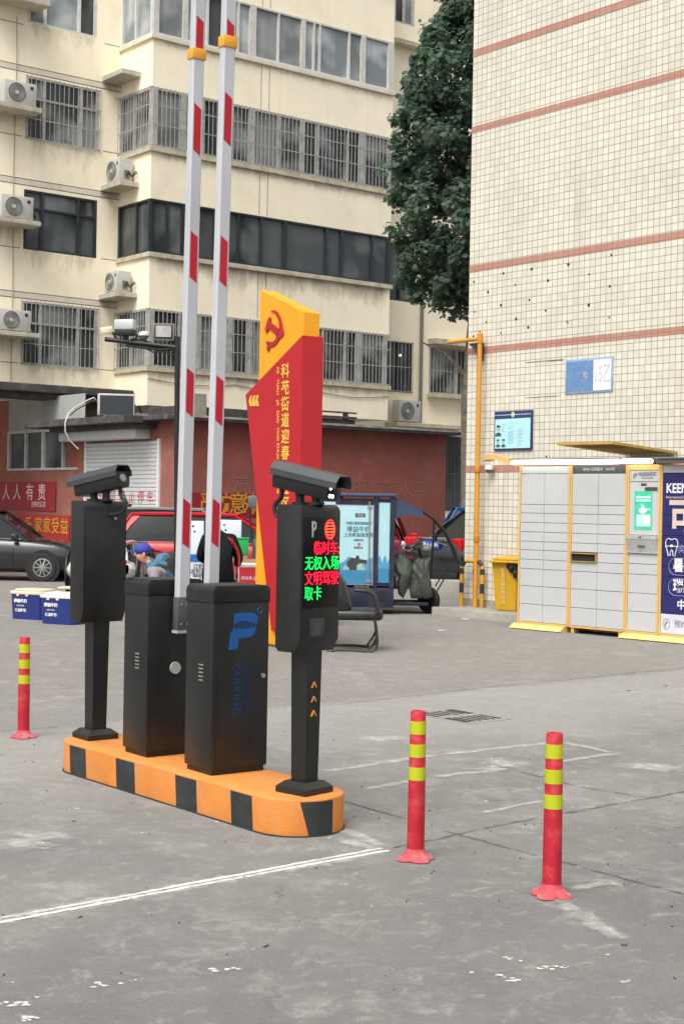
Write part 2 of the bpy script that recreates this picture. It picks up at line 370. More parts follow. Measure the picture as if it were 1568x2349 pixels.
M_joint = mat('slab_joint_dirt', (0.12, 0.113, 0.103), 0.95, var=0.5, scale=30)
M_chalk = mat('white_filler_paint', srgb(214, 213, 207), 0.85, var=0.16, scale=25, dirt=(0.38, 0.37, 0.35), dirt_amt=0.55, dirt_scale=22)
def broken(m, scale, lo, hi, amt=1.0):
    '''worn mark: coverage thins towards its edges and is eaten away by noise'''
    N, L = m.node_tree.nodes, m.node_tree.links; b = N['Principled BSDF']; tc = N.new('ShaderNodeTexCoord'); n = N.new('ShaderNodeTexNoise'); n.inputs['Scale'].default_value = scale; n.inputs['Detail'].default_value = 7; n.inputs['Roughness'].default_value = .68
    L.new(tc.outputs['Object'], n.inputs['Vector']); at_ = N.new('ShaderNodeAttribute'); at_.attribute_name = 'cover'
    ad = N.new('ShaderNodeMath'); ad.operation = 'MULTIPLY_ADD'; ad.inputs[1].default_value = .45; L.new(at_.outputs['Fac'], ad.inputs[0]); L.new(n.outputs[0], ad.inputs[2])
    r = N.new('ShaderNodeMapRange'); r.inputs[1].default_value = lo; r.inputs[2].default_value = hi; r.inputs[4].default_value = amt; L.new(ad.outputs[0], r.inputs[0]); L.new(r.outputs[0], b.inputs['Alpha'])
broken(M_chalk, 30, .58, .74, .9); broken(M_joint, 18, .60, .88, .7)
M_dust = mat('cement_dust', srgb(200, 199, 194), 0.95, var=0.15, scale=20, dirt=(0.36, 0.355, 0.34), dirt_amt=0.7, dirt_scale=14)
broken(M_dust, 10, .60, 1.1, .62)
def cover(b):
    ly = b.bm.verts.layers.float.get('cover')
    return ly if ly is not None else b.bm.verts.layers.float.new('cover')
def ragged_strip(b, p0, p1, w, z, jit=0.35, step=0.035, gap=0.0, wob=0.006):
    '''a hand-made line on the concrete: wandering centre, uneven width, full cover only along its middle'''
    p0, p1 = Vector(p0[:2]), Vector(p1[:2]); d = p1 - p0; n = max(2, int(d.length / step)); t = d.normalized(); q = Vector((-t.y, t.x))
    prev = None; off = 0; ly = cover(b)
    for i in range(n + 1):
        off += random.uniform(-wob, wob); off *= 0.9
        c = p0 + d * (i / n) + q * off; hw = w / 2 * (1 + random.uniform(-jit, jit)); end = min(1, min(i, n - i) * step / max(.02, w * .6))
        cur = []
        for f, cv in ((1, 0), (.35, 1), (-.35, 1), (-1, 0)):
            p = c + q * hw * f; v = b.bm.verts.new((p.x, p.y, z)); v[ly] = cv * end; cur.append(v)
        if prev is not None:
            for k in range(3): b.bm.faces.new((prev[k], prev[k + 1], cur[k + 1], cur[k]))
        prev = cur
def line(name, segs, w, z, m, jit=0.35, gap=0.0, step=0.035, wob=0.006):
    b = B()
    for s0, s1 in segs: ragged_strip(b, gnd(*s0), gnd(*s1), w, z, jit, step, gap, wob)
    return tag(b.build(name, m, smooth=0), kind='structure')
b = B()      # the double white line in front of the island, one strip each side of the cut
for o in (-0.020, 0.020):
    p0, p1 = gnd(-1500, 2388), gnd(890, 1948); t = (p1 - p0).normalized(); q = Vector((-t.y, t.x, 0)) * o
    ragged_strip(b, p0 + q, p1 + q, 0.036, 0.003, 0.2, 0.03, 0.0, 0.003)
tag(b.build('painted_line', M_chalk, smooth=0), kind='structure')
line('painted_line', [((-1500, 2390), (900, 1948))], 0.15, 0.002, M_dust, 0.4)
line('saw_cut', [((-1500, 2388), (890, 1948))], 0.008, 0.006, M_joint)
line('painted_line', [((735, 1772), (1010, 1732)), ((1010, 1732), (1285, 1703))], 0.12, 0.004, M_dust, 0.3)
line('painted_line', [((1285, 1703), (1415, 1729)), ((1415, 1729), (1240, 1755)), ((1170, 1764), (990, 1785)), ((960, 1790), (840, 1812))], 0.09, 0.0045, M_dust, 0.3)
line('painted_line', [((1100, 1868), (1240, 1838))], 0.06, 0.004, M_dust, 0.3)
line('painted_line', [((765, 1925), (880, 1952)), ((770, 1900), (890, 1946))], 0.10, 0.0045, M_dust, 0.4)
line('painted_line', [((1290, 2045), (1420, 2020)), ((1285, 2060), (1340, 2120)), ((1310, 2090), (1420, 2160)), ((1230, 2040), (1300, 2075))], 0.12, 0.005, M_dust, 0.5)
line('painted_line', [((800, 1700), (960, 1690)), ((500, 1840), (420, 1870)), ((1390, 1755), (1600, 1765)), ((1180, 1740), (1100, 1775)), ((130, 1900), (10, 1960))], 0.28, 0.0035, M_dust, 0.6)
line('slab_joint', [((890, 1948), (1240, 1876)), ((1240, 1876), (1600, 1810))], 0.017, 0.005, M_joint, 0.7, 0.05)
line('slab_joint', [((786, 1838), (930, 1880)), ((1010, 1905), (1240, 1966)), ((1240, 1966), (1600, 2062))], 0.016, 0.005, M_joint, 0.8, 0.08)
line('slab_joint', [((1110, 1750), (1330, 1805)), ((1330, 1805), (1600, 1850))], 0.015, 0.005, M_joint, 0.8, 0.2)
line('slab_joint', [((735, 1622), (1020, 1588)), ((1020, 1588), (1600, 1530))], 0.018, 0.005, M_joint, 0.6, 0.05)
line('slab_joint', [((-40, 1682), (140, 1668))], 0.016, 0.005, M_joint, 0.6, 0.1)
# splashes of white paint on the concrete in the foreground
b = B()
def splash(u, v, r, k=7):
    c = gnd(u, v)
    for _ in range(k):
        o = Vector((random.gauss(0, r), random.gauss(0, r * 0.7), 0)); n = random.randint(5, 8); rr = random.uniform(0.25, 0.7) * r
        ly = cover(b); z = 0.0025 + 0.0004 * random.random(); vc = b.bm.verts.new((c.x + o.x, c.y + o.y, z)); vc[ly] = 1.0; n = 10
        ring = [b.bm.verts.new((c.x + o.x + rr * 1.7 * random.uniform(.5, 1.2) * math.cos(6.283 * i / n), c.y + o.y + rr * 1.7 * random.uniform(.4, 1) * math.sin(6.283 * i / n), z)) for i in range(n)]
        for i in range(n): b.bm.faces.new((vc, ring[i], ring[(i + 1) % n]))
for u, v, r, k in ((35, 2305, .022, 9), (60, 2340, .02, 7), (238, 2260, .018, 7), (313, 2250, .011, 4), (518, 2225, .02, 6), (575, 2178, .01, 3), (88, 2290, .01, 3), (20, 2255, .009, 3),
                   (1075, 2232, .011, 3), (1165, 2246, .02, 6), (1175, 2200, .016, 4), (1255, 2222, .018, 6), (1290, 2218, .016, 5), (1285, 2248, .008, 3), (783, 2030, .01, 3), (860, 1865, .012, 3), (1390, 2190, .01, 3), (1215, 1900, .014, 4), (1130, 1740, .02, 5), (640, 1775, .02, 4), (495, 1885, .014, 4), (100, 1935, .02, 4), (330, 1910, .014, 4), (1345, 1805, .016, 4)):
    splash(u, v, r, k)
tag(b.build('paint_splashes', M_chalk, smooth=0), kind='stuff')
b = B()      # grit, twigs and leaf crumbs lying about
for _ in range(200):
    u, v = random.uniform(-60, 1620), random.triangular(1500, 2349, 1750); c = gnd(u, v); r = random.uniform(.0018, .0045)
    b.obox((c.x, c.y, r * .5), (r * random.uniform(.8, 3.2), r * random.uniform(.6, 1.4), r), Euler((random.random(), random.random() * .4, random.random() * 6)).to_matrix())
for u, v, l in ((185, 2105, .02), (610, 2172, .03), (520, 2190, .018), (1430, 2169, .03), (725, 1992, .02), (995, 2000, .015), (985, 1861, .02), (1525, 1574, .06), (1440, 1585, .05), (170, 1885, .03)):
    c = gnd(u, v); b.obox((c.x, c.y, .003), (l * .8, l * .22, .004), Euler((0, 0.1, random.random() * 6)).to_matrix(), .001)
tag(b.build('grit', mat('grit_brown', (0.07, 0.06, 0.05), 0.9, var=0.5), smooth=0), kind='stuff')

# pavement with its kerb along the tiled building
K0, K1 = gnd(1046, 1416), gnd(1186, 1429.7); kt = (K1 - K0).normalized(); kaz = math.degrees(math.atan2(kt.y, kt.x))
pv = bpy.data.objects.new('pavement', None); COL.objects.link(pv); pv.location = (K0.x, K0.y, 0); pv.rotation_euler = (0, 0, R(kaz)); pv['kind'] = 'structure'
B().box(-0.5, 1.5, 0, 0.13, -0.3, 0.115, 0.012).build('kerb', M_conc, pv)
B().box(-0.5, 1.5, 0.132, 4.2, -0.3, 0.110).build('paving', mat('pavement_concrete', srgb(150, 146, 138), 0.92, var=0.18, scale=3, bump=0.3), pv)

# ================================================================== TILED BUILDING
TK = 0.9267      # the wall stands 21.5 m away
TP = at(1063, 1340, 21.5); TAZ = 128.3 - 180
def tz(z): return CAM_H + (z - CAM_H) * TK
tb = thing('tiled_building', 'tall windowless wall of small cream tiles crossed by salmon bands', 'building', (TP.x, TP.y, 0), TAZ)
def tile_material(name, c1, c2, grout, p=0.0972, gw=0.0095):
    m = bpy.data.materials.new(name); m.use_nodes = True
    N, L = m.node_tree.nodes, m.node_tree.links; bs = N['Principled BSDF']
    tc = N.new('ShaderNodeTexCoord'); sp = N.new('ShaderNodeSeparateXYZ'); L.new(tc.outputs['Object'], sp.inputs[0])
    ad = N.new('ShaderNodeMath'); ad.operation = 'ADD'; L.new(sp.outputs[0], ad.inputs[0]); L.new(sp.outputs[1], ad.inputs[1])
    cb = N.new('ShaderNodeCombineXYZ'); L.new(ad.outputs[0], cb.inputs[0]); L.new(sp.outputs[2], cb.inputs[1])
    br = N.new('ShaderNodeTexBrick'); br.offset = 0.0; br.squash = 1.0
    br.inputs['Scale'].default_value = 1.0; br.inputs['Brick Width'].default_value = p; br.inputs['Row Height'].default_value = p
    br.inputs['Mortar Size'].default_value = gw / 2; br.inputs['Mortar Smooth'].default_value = 0.2
    br.inputs['Color1'].default_value = c1; br.inputs['Color2'].default_value = c2; br.inputs['Mortar'].default_value = grout
    L.new(cb.outputs[0], br.inputs['Vector'])
    n = N.new('ShaderNodeTexNoise'); n.inputs['Scale'].default_value = 0.8; n.inputs['Detail'].default_value = 8; L.new(tc.outputs['Object'], n.inputs['Vector'])
    r = N.new('ShaderNodeMapRange'); r.inputs[1].default_value = .35; r.inputs[2].default_value = .7; r.inputs[3].default_value = 0.93; r.inputs[4].default_value = 1.03; L.new(n.outputs[0], r.inputs[0])
    mx = N.new('ShaderNodeMix'); mx.data_type = 'RGBA'; mx.blend_type = 'MULTIPLY'; mx.inputs[0].default_value = 1
    L.new(br.outputs['Color'], mx.inputs[6]); L.new(r.outputs[0], mx.inputs[7])
    mp = N.new('ShaderNodeMapping'); mp.inputs['Scale'].default_value = (4, 4, .3); L.new(tc.outputs['Object'], mp.inputs[0])
    n2 = N.new('ShaderNodeTexNoise'); n2.inputs['Scale'].default_value = 1; n2.inputs['Detail'].default_value = 8; L.new(mp.outputs[0], n2.inputs['Vector'])
    r2 = N.new('ShaderNodeMapRange'); r2.inputs[1].default_value = .58; r2.inputs[2].default_value = .85; r2.inputs[4].default_value = 0.34; L.new(n2.outputs[0], r2.inputs[0])
    m2 = N.new('ShaderNodeMix'); m2.data_type = 'RGBA'; m2.inputs[7].default_value = (0.2, 0.17, 0.13, 1); L.new(r2.outputs[0], m2.inputs[0]); L.new(mx.outputs[2], m2.inputs[6])
    L.new(m2.outputs[2], bs.inputs['Base Color']); bs.inputs['Roughness'].default_value = 0.55
    bp = N.new('ShaderNodeBump'); bp.inputs['Strength'].default_value = 0.35; bp.inputs['Distance'].default_value = 0.006; bp.invert = True
    L.new(br.outputs['Fac'], bp.inputs['Height']); L.new(bp.outputs[0], bs.inputs['Normal'])
    return m
M_tile = tile_material('cream_wall_tile', srgb(219, 215, 199), srgb(208, 203, 187), srgb(138, 134, 120))
M_tileband = tile_material('salmon_wall_tile', srgb(182, 138, 120), srgb(174, 128, 110), srgb(152, 106, 90))
B().box(0, 14, 0, 9, -0.5, 20).build('wall', M_tile, tb, smooth=0)
for zt in (8.70, 7.50, 5.32, 4.03, 2.19, 11.0, 12.5):
    B().box(-0.004, 14, -0.004, 9, tz(zt) - 0.098, tz(zt)).build('tile_band', M_tileband, tb, smooth=0)
holes = ((.11, 5.06), (.76, 5.12), (1.36, 5.12), (2.1, 5.1), (2.92, 5.14), (2.51, 4.91), (1.7, 4.91), (1.02, 4.92), (.43, 4.87), (1.32, 4.66), (.72, 4.64), (2.9, 4.7), (2.51, 4.47), (1.66, 4.47), (.13, 4.59), (.4, 4.41), (1.05, 4.4), (2.1, 4.26), (2.9, 4.26), (1.31, 4.25), (.26, 4.27), (.73, 4.21), (.12, 4.21), (1.73, 2.31), (.21, .55))
b = B()
for s_, z_ in holes:
    r = random.uniform(.013, .024)
    b.lathe([(r * .6, -.004), (r, -.003), (r, 0.0)], (s_ * TK, 0, tz(z_)), 9, 'y')
b.build('bolt_hole', mat('hole_dark', (0.045, 0.04, 0.035), 0.9, var=0.5, scale=40), tb)
M_stain = mat('taken_down_plate_mark', srgb(186, 178, 160), 0.8, var=0.25, scale=9, streak=0.5)
# the edges left where an older plate hung
b = B()
ragged = lambda x0, x1, z, w: [b.box(x0 + i * (x1 - x0) / 9, x0 + (i + 1) * (x1 - x0) / 9 - .003, -.004, 0, z - w * random.uniform(.3, 1), z) for i in range(9)]
ragged(1.28 * TK, 2.03 * TK, tz(3.73), .022); ragged(1.28 * TK, 2.0 * TK, tz(3.2), .012)
b.build('plate_residue', mat('residue_brown', srgb(120, 112, 98), .9, var=.4, scale=20), tb, smooth=0)
B().box(-.02, 14, -.018, 0, 0.0, .22).build('plinth', mat('plinth_grey', srgb(160, 154, 140), .9, var=.25, scale=6, streak=.5), tb, smooth=0)

# wall-mounted things on the tiled building: each a thing of its own, placed in the wall's own frame
tbm = Matrix.Translation((TP.x, TP.y, 0)) @ Matrix.Rotation(R(TAZ), 4, 'Z')
def on_tiles(s_, z_, out=0.0): return tbm @ Vector((s_ * TK, -out, tz(z_)))
# blue and white address plate
w_, h_ = .91 * TK, .50 * TK
o = thing('address_plate', 'faded blue and white house number plate screwed to the tiled wall', 'house number', on_tiles(2.09, 3.205), TAZ)
B().box(0, w_, -.012, 0, 0, h_, .003).build('plate', mat('faded_sky_blue', srgb(138, 162, 192), .6, var=.15, scale=9, dirt=(.5, .55, .55), dirt_amt=.5, dirt_scale=14), o)
B().box(.60 * w_, w_ - .03, -.015, -.0125, .03, h_ - .03).build('number_field', mat('faded_white', srgb(226, 228, 226), .6, var=.05), o)
B().box(.025, .595 * w_, -.015, -.0125, .04, h_ - .03).build('blue_field', mat('faded_mid_blue', srgb(96, 134, 178), .6, var=.1, scale=6, dirt=(.4, .45, .45), dirt_amt=.4, dirt_scale=10), o)
text(o, '15乙', .29, (.795 * w_, -.0165, h_ * .5), mat('faint_grey_number', srgb(196, 200, 200), .6), 'number', sx=.55, bold=.002)
text(o, '号', .11, (.43 * w_, -.0165, h_ * .5), mat('faint_grey_number', None), 'emblem', sx=.9)
# police notice board with three portraits
w_, h_ = .8 * TK, .595 * TK
o = thing('notice_board', 'navy framed pale blue notice board with portraits on the tiled wall', 'notice board', on_tiles(.65, 2.415), TAZ)
M_nfr = mat('navy_board_frame', srgb(38, 52, 92), .5); M_npn = mat('pale_cyan_print', srgb(176, 222, 230), .5, var=.04)
B().box(0, w_, -.03, 0, 0, h_, .004).build('frame', M_nfr, o)
B().box(.02, w_ - .02, -.0325, -.0305, h_ * .90 - .006, h_ * .90 + .006).build('stripe', mat('pale_lilac', srgb(170, 176, 214), .5), o)
B().ball((w_ * .5, -.032, h_ * .90), (.034, .006, .042)).build('badge', mat('pale_olive_badge', srgb(186, 200, 160), .5), o)
M_nh, M_nf, M_nc, M_nt = mat('print_dark_teal', srgb(40, 66, 66), .6), mat('print_face', srgb(214, 232, 214), .6), mat('print_uniform', srgb(36, 92, 84), .6), mat('print_grey_teal', srgb(128, 168, 176), .6)
for px, pz, k in ((.090, .31, 1.35), (.085, .125, .95), (.195, .125, .95)):
    b = B()
    b.lathe([(.001, 0), (.030 * k, 0)], (px, -.0340, pz), 16, 'y', 1)
    b.lathe([(.001, 0), (.025 * k, 0)], (px, -.0344, pz - .008 * k), 16, 'y', 1)
    b.face([(px - .045 * k, -.0338, pz - .085 * k), (px + .045 * k, -.0338, pz - .085 * k), (px + .040 * k, -.0338, pz - .052 * k), (px, -.0338, pz - .04 * k), (px - .04 * k, -.0338, pz - .052 * k)], 2)
    b.face([(px - .03 * k, -.0348, pz + .01 * k), (px + .03 * k, -.0348, pz + .01 * k), (px + .026 * k, -.0348, pz + .03 * k), (px, -.0348, pz + .036 * k), (px - .026 * k, -.0348, pz + .03 * k)], 0)
    b.build('portrait', [M_nh, M_nf, M_nc], o, smooth=0)
b = B(); b.box(.025, w_ - .025, -.033, -.0305, .025, h_ * .80)
for x0, x1, z0, z1, n in ((.14, .25, .26, .36, 4), (.28, .42, .26, .30, 2), (.28, .42, .09, .24, 9), (.47, .62, .17, .29, 7), (.47, .60, .06, .15, 5), (.28, .46, .33, .38, 2), (.06, .13, .035, .055, 2), (.17, .25, .035, .055, 2)):
    for i in range(n):
        z = z0 + (z1 - z0) * i / max(1, n - 1); b.box(x0, x0 + (x1 - x0) * random.uniform(.6, 1), -.0338, -.0329, z, z + .006, 0, 1)
b.build('panel', [M_npn, M_nt], o, smooth=0)
# yellow gas pipe climbing the corner
o = thing('gas_pipe', 'yellow gas pipe climbing the tiled wall near its corner and bending left', 'pipe', on_tiles(.415, CAM_H, .13), TAZ); o.location.z = 0.11
zt = tz(4.16) - .11
B().tube([(0, 0, 0), (0.0, 0, zt)], .034, 12).build('riser', M_yellowpipe, o)
B().tube([(.02, 0, zt - .02), (-.72 * TK, 0, zt - .02)], .030, 12).build('branch', M_yellowpipe, o)
B().lathe([(.04, -.09), (.046, -.07), (.046, .05), (.025, .07)], (0, 0, zt), 12).build('elbow', M_yellowpipe, o)
for z in (tz(1.05) - .11, tz(2.12) - .11): B().lathe([(.036, -.05), (.045, -.04), (.045, .04), (.036, .05)], (0, 0, z), 12).build('coupling', mat('rusty_yellow', srgb(190, 118, 40), .7, var=.3, scale=20), o)
B().prism([(-.26, zt - .07), (-.02, zt - .07), (-.02, zt - .33), (-.06, zt - .33), (-.10, zt - .18)], .02, .10).build('bracket', mat('rusty_bracket', (.05, .04, .035), .8), o)
# little dome camera by the locker lamp
o = thing('dome_camera', 'small white dome camera fixed under the yellow locker canopy corner', 'security camera', on_tiles(.62, 2.12, .02), TAZ)
B().lathe([(.06, 0), (.062, .05), (.03, .06)], (0, -.07, 0), 14).build('housing', M_white, o)
B().ball((0, -.07, -.01), .045).build('dome', mat('smoked_dome', (.12, .12, .12), .1), o)

# ================================================================== CREAM APARTMENT BUILDING
CAZ = 38.3
CC = at(343, 592, 37.0)
cb = thing('apartment_building', 'cream rendered apartment block with long rows of bay windows', 'building', (CC.x, CC.y, 0), CAZ)
P_top = pane_mat('glass_pale_curtains', (.20, .235, .245), (.46, .50, .51), 5, 1.6)
P_bar = pane_mat('glass_dim_room', (.040, .050, .050), (.30, .33, .32), 6, 1.7)
P_dark = pane_mat('glass_tinted_dark', (.040, .048, .051), (.14, .155, .155), 4, 1.2, .08)
P_dark2 = pane_mat('glass_tinted_blind', (.10, .115, .118), (.22, .235, .23), 5, 1.4, .12); P_dark3 = pane_mat('glass_tinted_room', (.062, .072, .077), (.11, .12, .12), 3, 1.0, .10)
P_cur = pane_mat('glass_full_curtain', (.30, .33, .33), (.52, .55, .54), 9, 1.8, .15); P_cur2 = pane_mat('glass_grey_blind', (.17, .19, .19), (.34, .36, .35), 4, 1.5, .10); P_blk = pane_mat('glass_unlit_room', (.020, .024, .025), (.10, .11, .11), 3, .8, .06)
GLASS = {}
rw = random.Random(21)
FRONT, SIDE = (90, 0, 0), None
def window(parent, loc, rotz, w, h, posts, mf, mp, fw=.05, bars=None, hb=(), mb=M_bar, transom=None, depth=.10):
    """frame in its own local space: x along the wall, z up, -y outwards; glass set back, optional bar cage in front"""
    b = B()
    e = .0015
    b.box(0, w, -.02, depth, 0, fw); b.box(0, w, -.02, depth, h - fw, h)
    for x, pw in posts: b.box(max(0, x - pw / 2), min(w, x + pw / 2), -.02 - e, depth, fw - e, h - fw + e)
    if transom: b.box(0, w, -.015, depth, transom - .025, transom + .025)
    f = b.build('window', mf, parent, smooth=0, loc=loc, rotz=rotz)
    sets = {P_top: (P_top, P_top, P_cur, P_cur2, P_blk), P_bar: (P_bar, P_blk, P_blk, P_cur2, P_bar), P_dark: (P_dark, P_dark3, P_dark2, P_dark, P_dark3)}[mp]
    cuts = sorted({0, w, *[x for x, pw in posts if .1 < x < w - .1]}); b = B()
    for xa, xb in zip(cuts, cuts[1:]):
        k = rw.randrange(5)
        if transom: b.box(xa, xb, .05, .06, .01, transom, 0, k); b.box(xa, xb, .05, .06, transom, h - .01, 0, rw.randrange(5))
        else: b.box(xa, xb, .05, .06, .01, h - .01, 0, k)
    b.build('pane', list(sets), f, smooth=0)
    if bars:
        g_ = B(); n = int(w / bars)
        for i in range(n + 1):
            x = w * i / n; g_.tube([(x, -.07, -.02), (x, -.07, h + .02)], .0095, 5)
        for z in hb: g_.box(-.01, w + .01, -.078, -.062, z - .011, z + .011)
        for x in (0, w): g_.tube([(x, -.07, .02), (x, .0, .02)], .012, 5); g_.tube([(x, -.07, h), (x, .0, h)], .012, 5)
        g_.build('window_grille', mb, f, smooth=0)
    return f
BW, BD = 7.85, 1.57
rows = [   # sill bottom, window bottom, window top, style
    (4.80, 4.92, 6.37, 'bar'), (7.66, 7.78, 9.12, 'dark'), (10.30, 10.43, 11.91, 'bar'), (13.12, 13.24, 14.62, 'pvc'), (15.95, 16.05, 17.4, 'pvc')]
posts = {
    0: [(.08, .15), (.91, .06), (1.5, .06), (2.45, .16), (3.07, .16), (4.0, .06), (4.7, .12), (5.5, .06), (6.28, .07), (6.75, .2), (7.7, .12)],
    1: [(.03, .06), (.5, .05), (.95, .07), (1.9, .05), (2.66, .05), (3.38, .05), (4.16, .1), (5.56, .06), (6.1, .06), (7.18, .06), (7.80, .09)],
    2: [(.07, .14), (.93, .16), (1.5, .06), (2.3, .08), (3.03, .2), (3.9, .06), (4.69, .14), (5.2, .08), (6.25, .06), (6.75, .2), (7.75, .1)],
    3: [(.08, .16), (.94, .14), (1.6, .06), (2.55, .06), (3.01, .2), (3.84, .05), (4.66, .14), (5.02, .05), (5.22, .06), (6.24, .06), (6.74, .16), (7.74, .2)],
    4: [(.08, .16), (.94, .14), (3.01, .2), (4.66, .14), (6.74, .16), (7.74, .2)]}
b = B(); zl = 3.95
for zs, z0, z1, st in rows:
    b.box(0, BW, 0, 3.2, zl, zs + .02); zl = z1 - .0
b.box(0, BW, 0, 3.2, zl, 18.6)
for zs, z0, z1, st in rows: b.box(.3, BW - .3, .5, 3.0, zs, z1 + .1)       # rooms behind the glass
bay = b.build('bay', M_cream, cb, smooth=0)
for i, (zs, z0, z1, st) in enumerate(rows):
    s_ = B(); s_.prism([(-.06, -.06), (BW + .05, -.06), (BW + .05, .3), (-.06, BD)], zs, z0 - .001, plane='xy') if False else None
    s_ = B(); s_.box(-.07, BW + .06, -.07, .12, zs, z0 - .002, .008); s_.box(-.069, .12, .122, BD, zs + .001, z0 - .003, .008)
    s_.build('sill', M_sill if st != 'pvc' else M_creamw, cb, smooth=0)
    mf = {'bar': M_pvcold, 'dark': M_darkframe, 'pvc': M_pvc}[st]; mp = {'bar': P_bar, 'dark': P_dark, 'pvc': P_top}[st]
    h = z1 - z0; bars = .125 if st == 'bar' else None
    hb = (.03, h * .37, h * .70, h - .02)
    window(cb, (0, .0, z0), 0, BW, h, posts[i], mf, mp, bars=bars, hb=hb)
    window(cb, (-.0, BD, z0), -90, BD, h, [(.04, .08), (.72, .06), (BD - .06, .12)] if st != 'dark' else [(.04, .08), (.9, .06), (BD - .04, .06)], mf, mp, bars=bars, hb=hb)
# grooves in the render (two close verticals on each spandrel)
b = B()
for za, zb in ((4.0, 4.78), (6.4, 7.64), (9.15, 10.28), (11.95, 13.1), (14.65, 15.9)):
    for x in (3.31, 3.57): b.box(x - .008, x + .008, -.003, 0, za, zb)
b.build('render_groove', M_groove, cb, smooth=0)
# recessed wall left of the bay, with its window openings
LW = -9.5
wins = [(-2.69, -.55, 4.88, 6.45), (-2.67, -.63, 7.73, 9.21), (-2.66, -.60, 10.46, 12.02), (-2.64, -.71, 13.34, 14.9), (-6.6, -4.5, 4.88, 6.45), (-6.6, -4.5, 7.73, 9.21), (-6.6, -4.5, 10.46, 12.02), (-6.6, -4.5, 13.34, 14.9)]
def wall_with_openings(b, x0, x1, z0, z1, y, ops, depth=.15):
    xs = sorted({x0, x1, *[o[0] for o in ops], *[o[1] for o in ops]}); zs = sorted({z0, z1, *[o[2] for o in ops], *[o[3] for o in ops]})
    for xa, xb in zip(xs, xs[1:]):
        for za, zb in zip(zs, zs[1:]):
            mx_, mz_ = (xa + xb) / 2, (za + zb) / 2
            if any(o[0] < mx_ < o[1] and o[2] < mz_ < o[3] for o in ops): continue
            b.face([(xa, y, za), (xb, y, za), (xb, y, zb), (xa, y, zb)])
    for xa, xb, za, zb in ops:
        for p, q in (((xa, za), (xb, za)), ((xb, za), (xb, zb)), ((xb, zb), (xa, zb)), ((xa, zb), (xa, za))):
            b.face([(p[0], y, p[1]), (q[0], y, q[1]), (q[0], y + depth, q[1]), (p[0], y + depth, p[1])])
b = B(); wall_with_openings(b, LW, 0, 4.1, 18.6, BD, wins)
b.face([(LW, BD, 4.1), (LW, BD + 8, 4.1), (LW, BD + 8, 18.6), (LW, BD, 18.6)]); b.face([(LW, BD + .01, 4.1), (0, BD + .01, 4.1), (0, BD + 8, 4.1), (LW, BD + 8, 4.1)]); b.face([(0, BD, -.5), (0, BD + 8, -.5), (0, BD + 8, 4.1), (0, BD, 4.1)])
b.face([(LW, BD, 18.6), (LW, BD + 8, 18.6), (14, BD + 8, 18.6), (14, BD, 18.6)])
b.build('wall', M_cream, cb, smooth=0)
styles = [(M_pvcold, P_bar, .125), (M_darkframe, P_dark, None), (M_pvcold, P_bar, .125), (M_pvc, P_top, None)]
for k, (xa, xb, za, zb) in enumerate(wins):
    mf, mp, br_ = styles[k % 4]; w, h = xb - xa, zb - za
    window(cb, (xa, BD + .03, za), 0, w, h, [(.04, .08), (w * .25, .07), (w * .74, .07), (w - .04, .08)], mf, mp, bars=br_, hb=(.03, h * .33, h * .66, h - .02),
           transom=h * .66 if mp is P_bar else (None if mp is P_top else h * .7))
b = B()
for z in (12.24, 11.99 + .1, 9.46, 9.24 + .07, 6.66, 6.45 + .06, 14.95, 15.15): b.box(LW, -.001, BD - .003, BD, z - .010, z + .010)
for z in (10.5, 13.25, 7.74, 4.9): b.box(-.5, -.001, BD - .003, BD, z - .009, z + .009); b.box(-4.3, -2.75, BD - .003, BD, z - .009, z + .009)
b.build('render_groove', M_groove, cb, smooth=0)
b = B()
for z0, z1 in ((12.105, 12.225), (9.325, 9.445), (6.525, 6.645)): b.box(LW, -.001, BD - .002, BD, z0, z1)
b.build('pale_band', M_creamw, cb, smooth=0)
# set-back wing to the right, behind the tree
b = B(); WX = BW
wops = [(WX + 1.2, WX + 2.24, 7.65, 9.35), (WX + 1.2, WX + 2.24, 4.93, 6.44), (WX + 2.93, WX + 5.2, 4.97, 6.40), (WX + 2.93, WX + 5.2, 7.7, 9.2), (WX + 2.93, WX + 5.2, 10.5, 12.0), (WX + 1.3, WX + 2.1, 15.9, 17.3), (WX + 1.2, WX + 2.24, 10.4, 12.0), (WX + 2.3, WX + 4.6, 1.4, 3.7)]
wall_with_openings(b, WX - .3, WX + 8, -.5, 18.6, BD, wops)
b.build('wall', M_cream, cb, smooth=0)
for k, (xa, xb, za, zb) in enumerate(wops):
    w, h = xb - xa, zb - za; isb = k in (1, 2, 4, 7)
    window(cb, (xa, BD + .03, za), 0, w, h, [(.04, .07), (w * .5, .06), (w - .04, .07)], M_darkframe if k in (0, 1, 7) else M_pvcold, P_dark if k in (0, 1, 7) else P_bar, bars=.14 if isb else None, hb=(.03, h * .5, h - .02), mb=M_bardark if k == 7 else M_bar)
for bx in ((WX + 2.86, WX + 5.4, BD - .35, BD, 6.45, 6.62, .01), (WX + 2.86, WX + 5.4, BD - .3, BD, 4.84, 4.95, .01), (WX + 1.15, WX + 2.3, BD - .3, BD, 15.2, 15.34, .01), (WX + 1.2, WX + 4.0, BD - .62, BD, 3.88, 4.0, .01)): B().box(*bx).build('ledge', M_sill, cb, smooth=0)
B().tube([(WX + 2.55, BD - .06, 3.8), (WX + 2.55, BD - .06, 12)], .05, 8).build('drain_pipe', mat('drain_grey', (.2, .2, .18), .6, var=.3), cb)
B().ball((WX + 1.75, BD - .02, 6.03), .035).build('lit_bulb', mat('lit_bulb', (1, .95, .8), emit=(1, .93, .75), estr=1.2), cb)
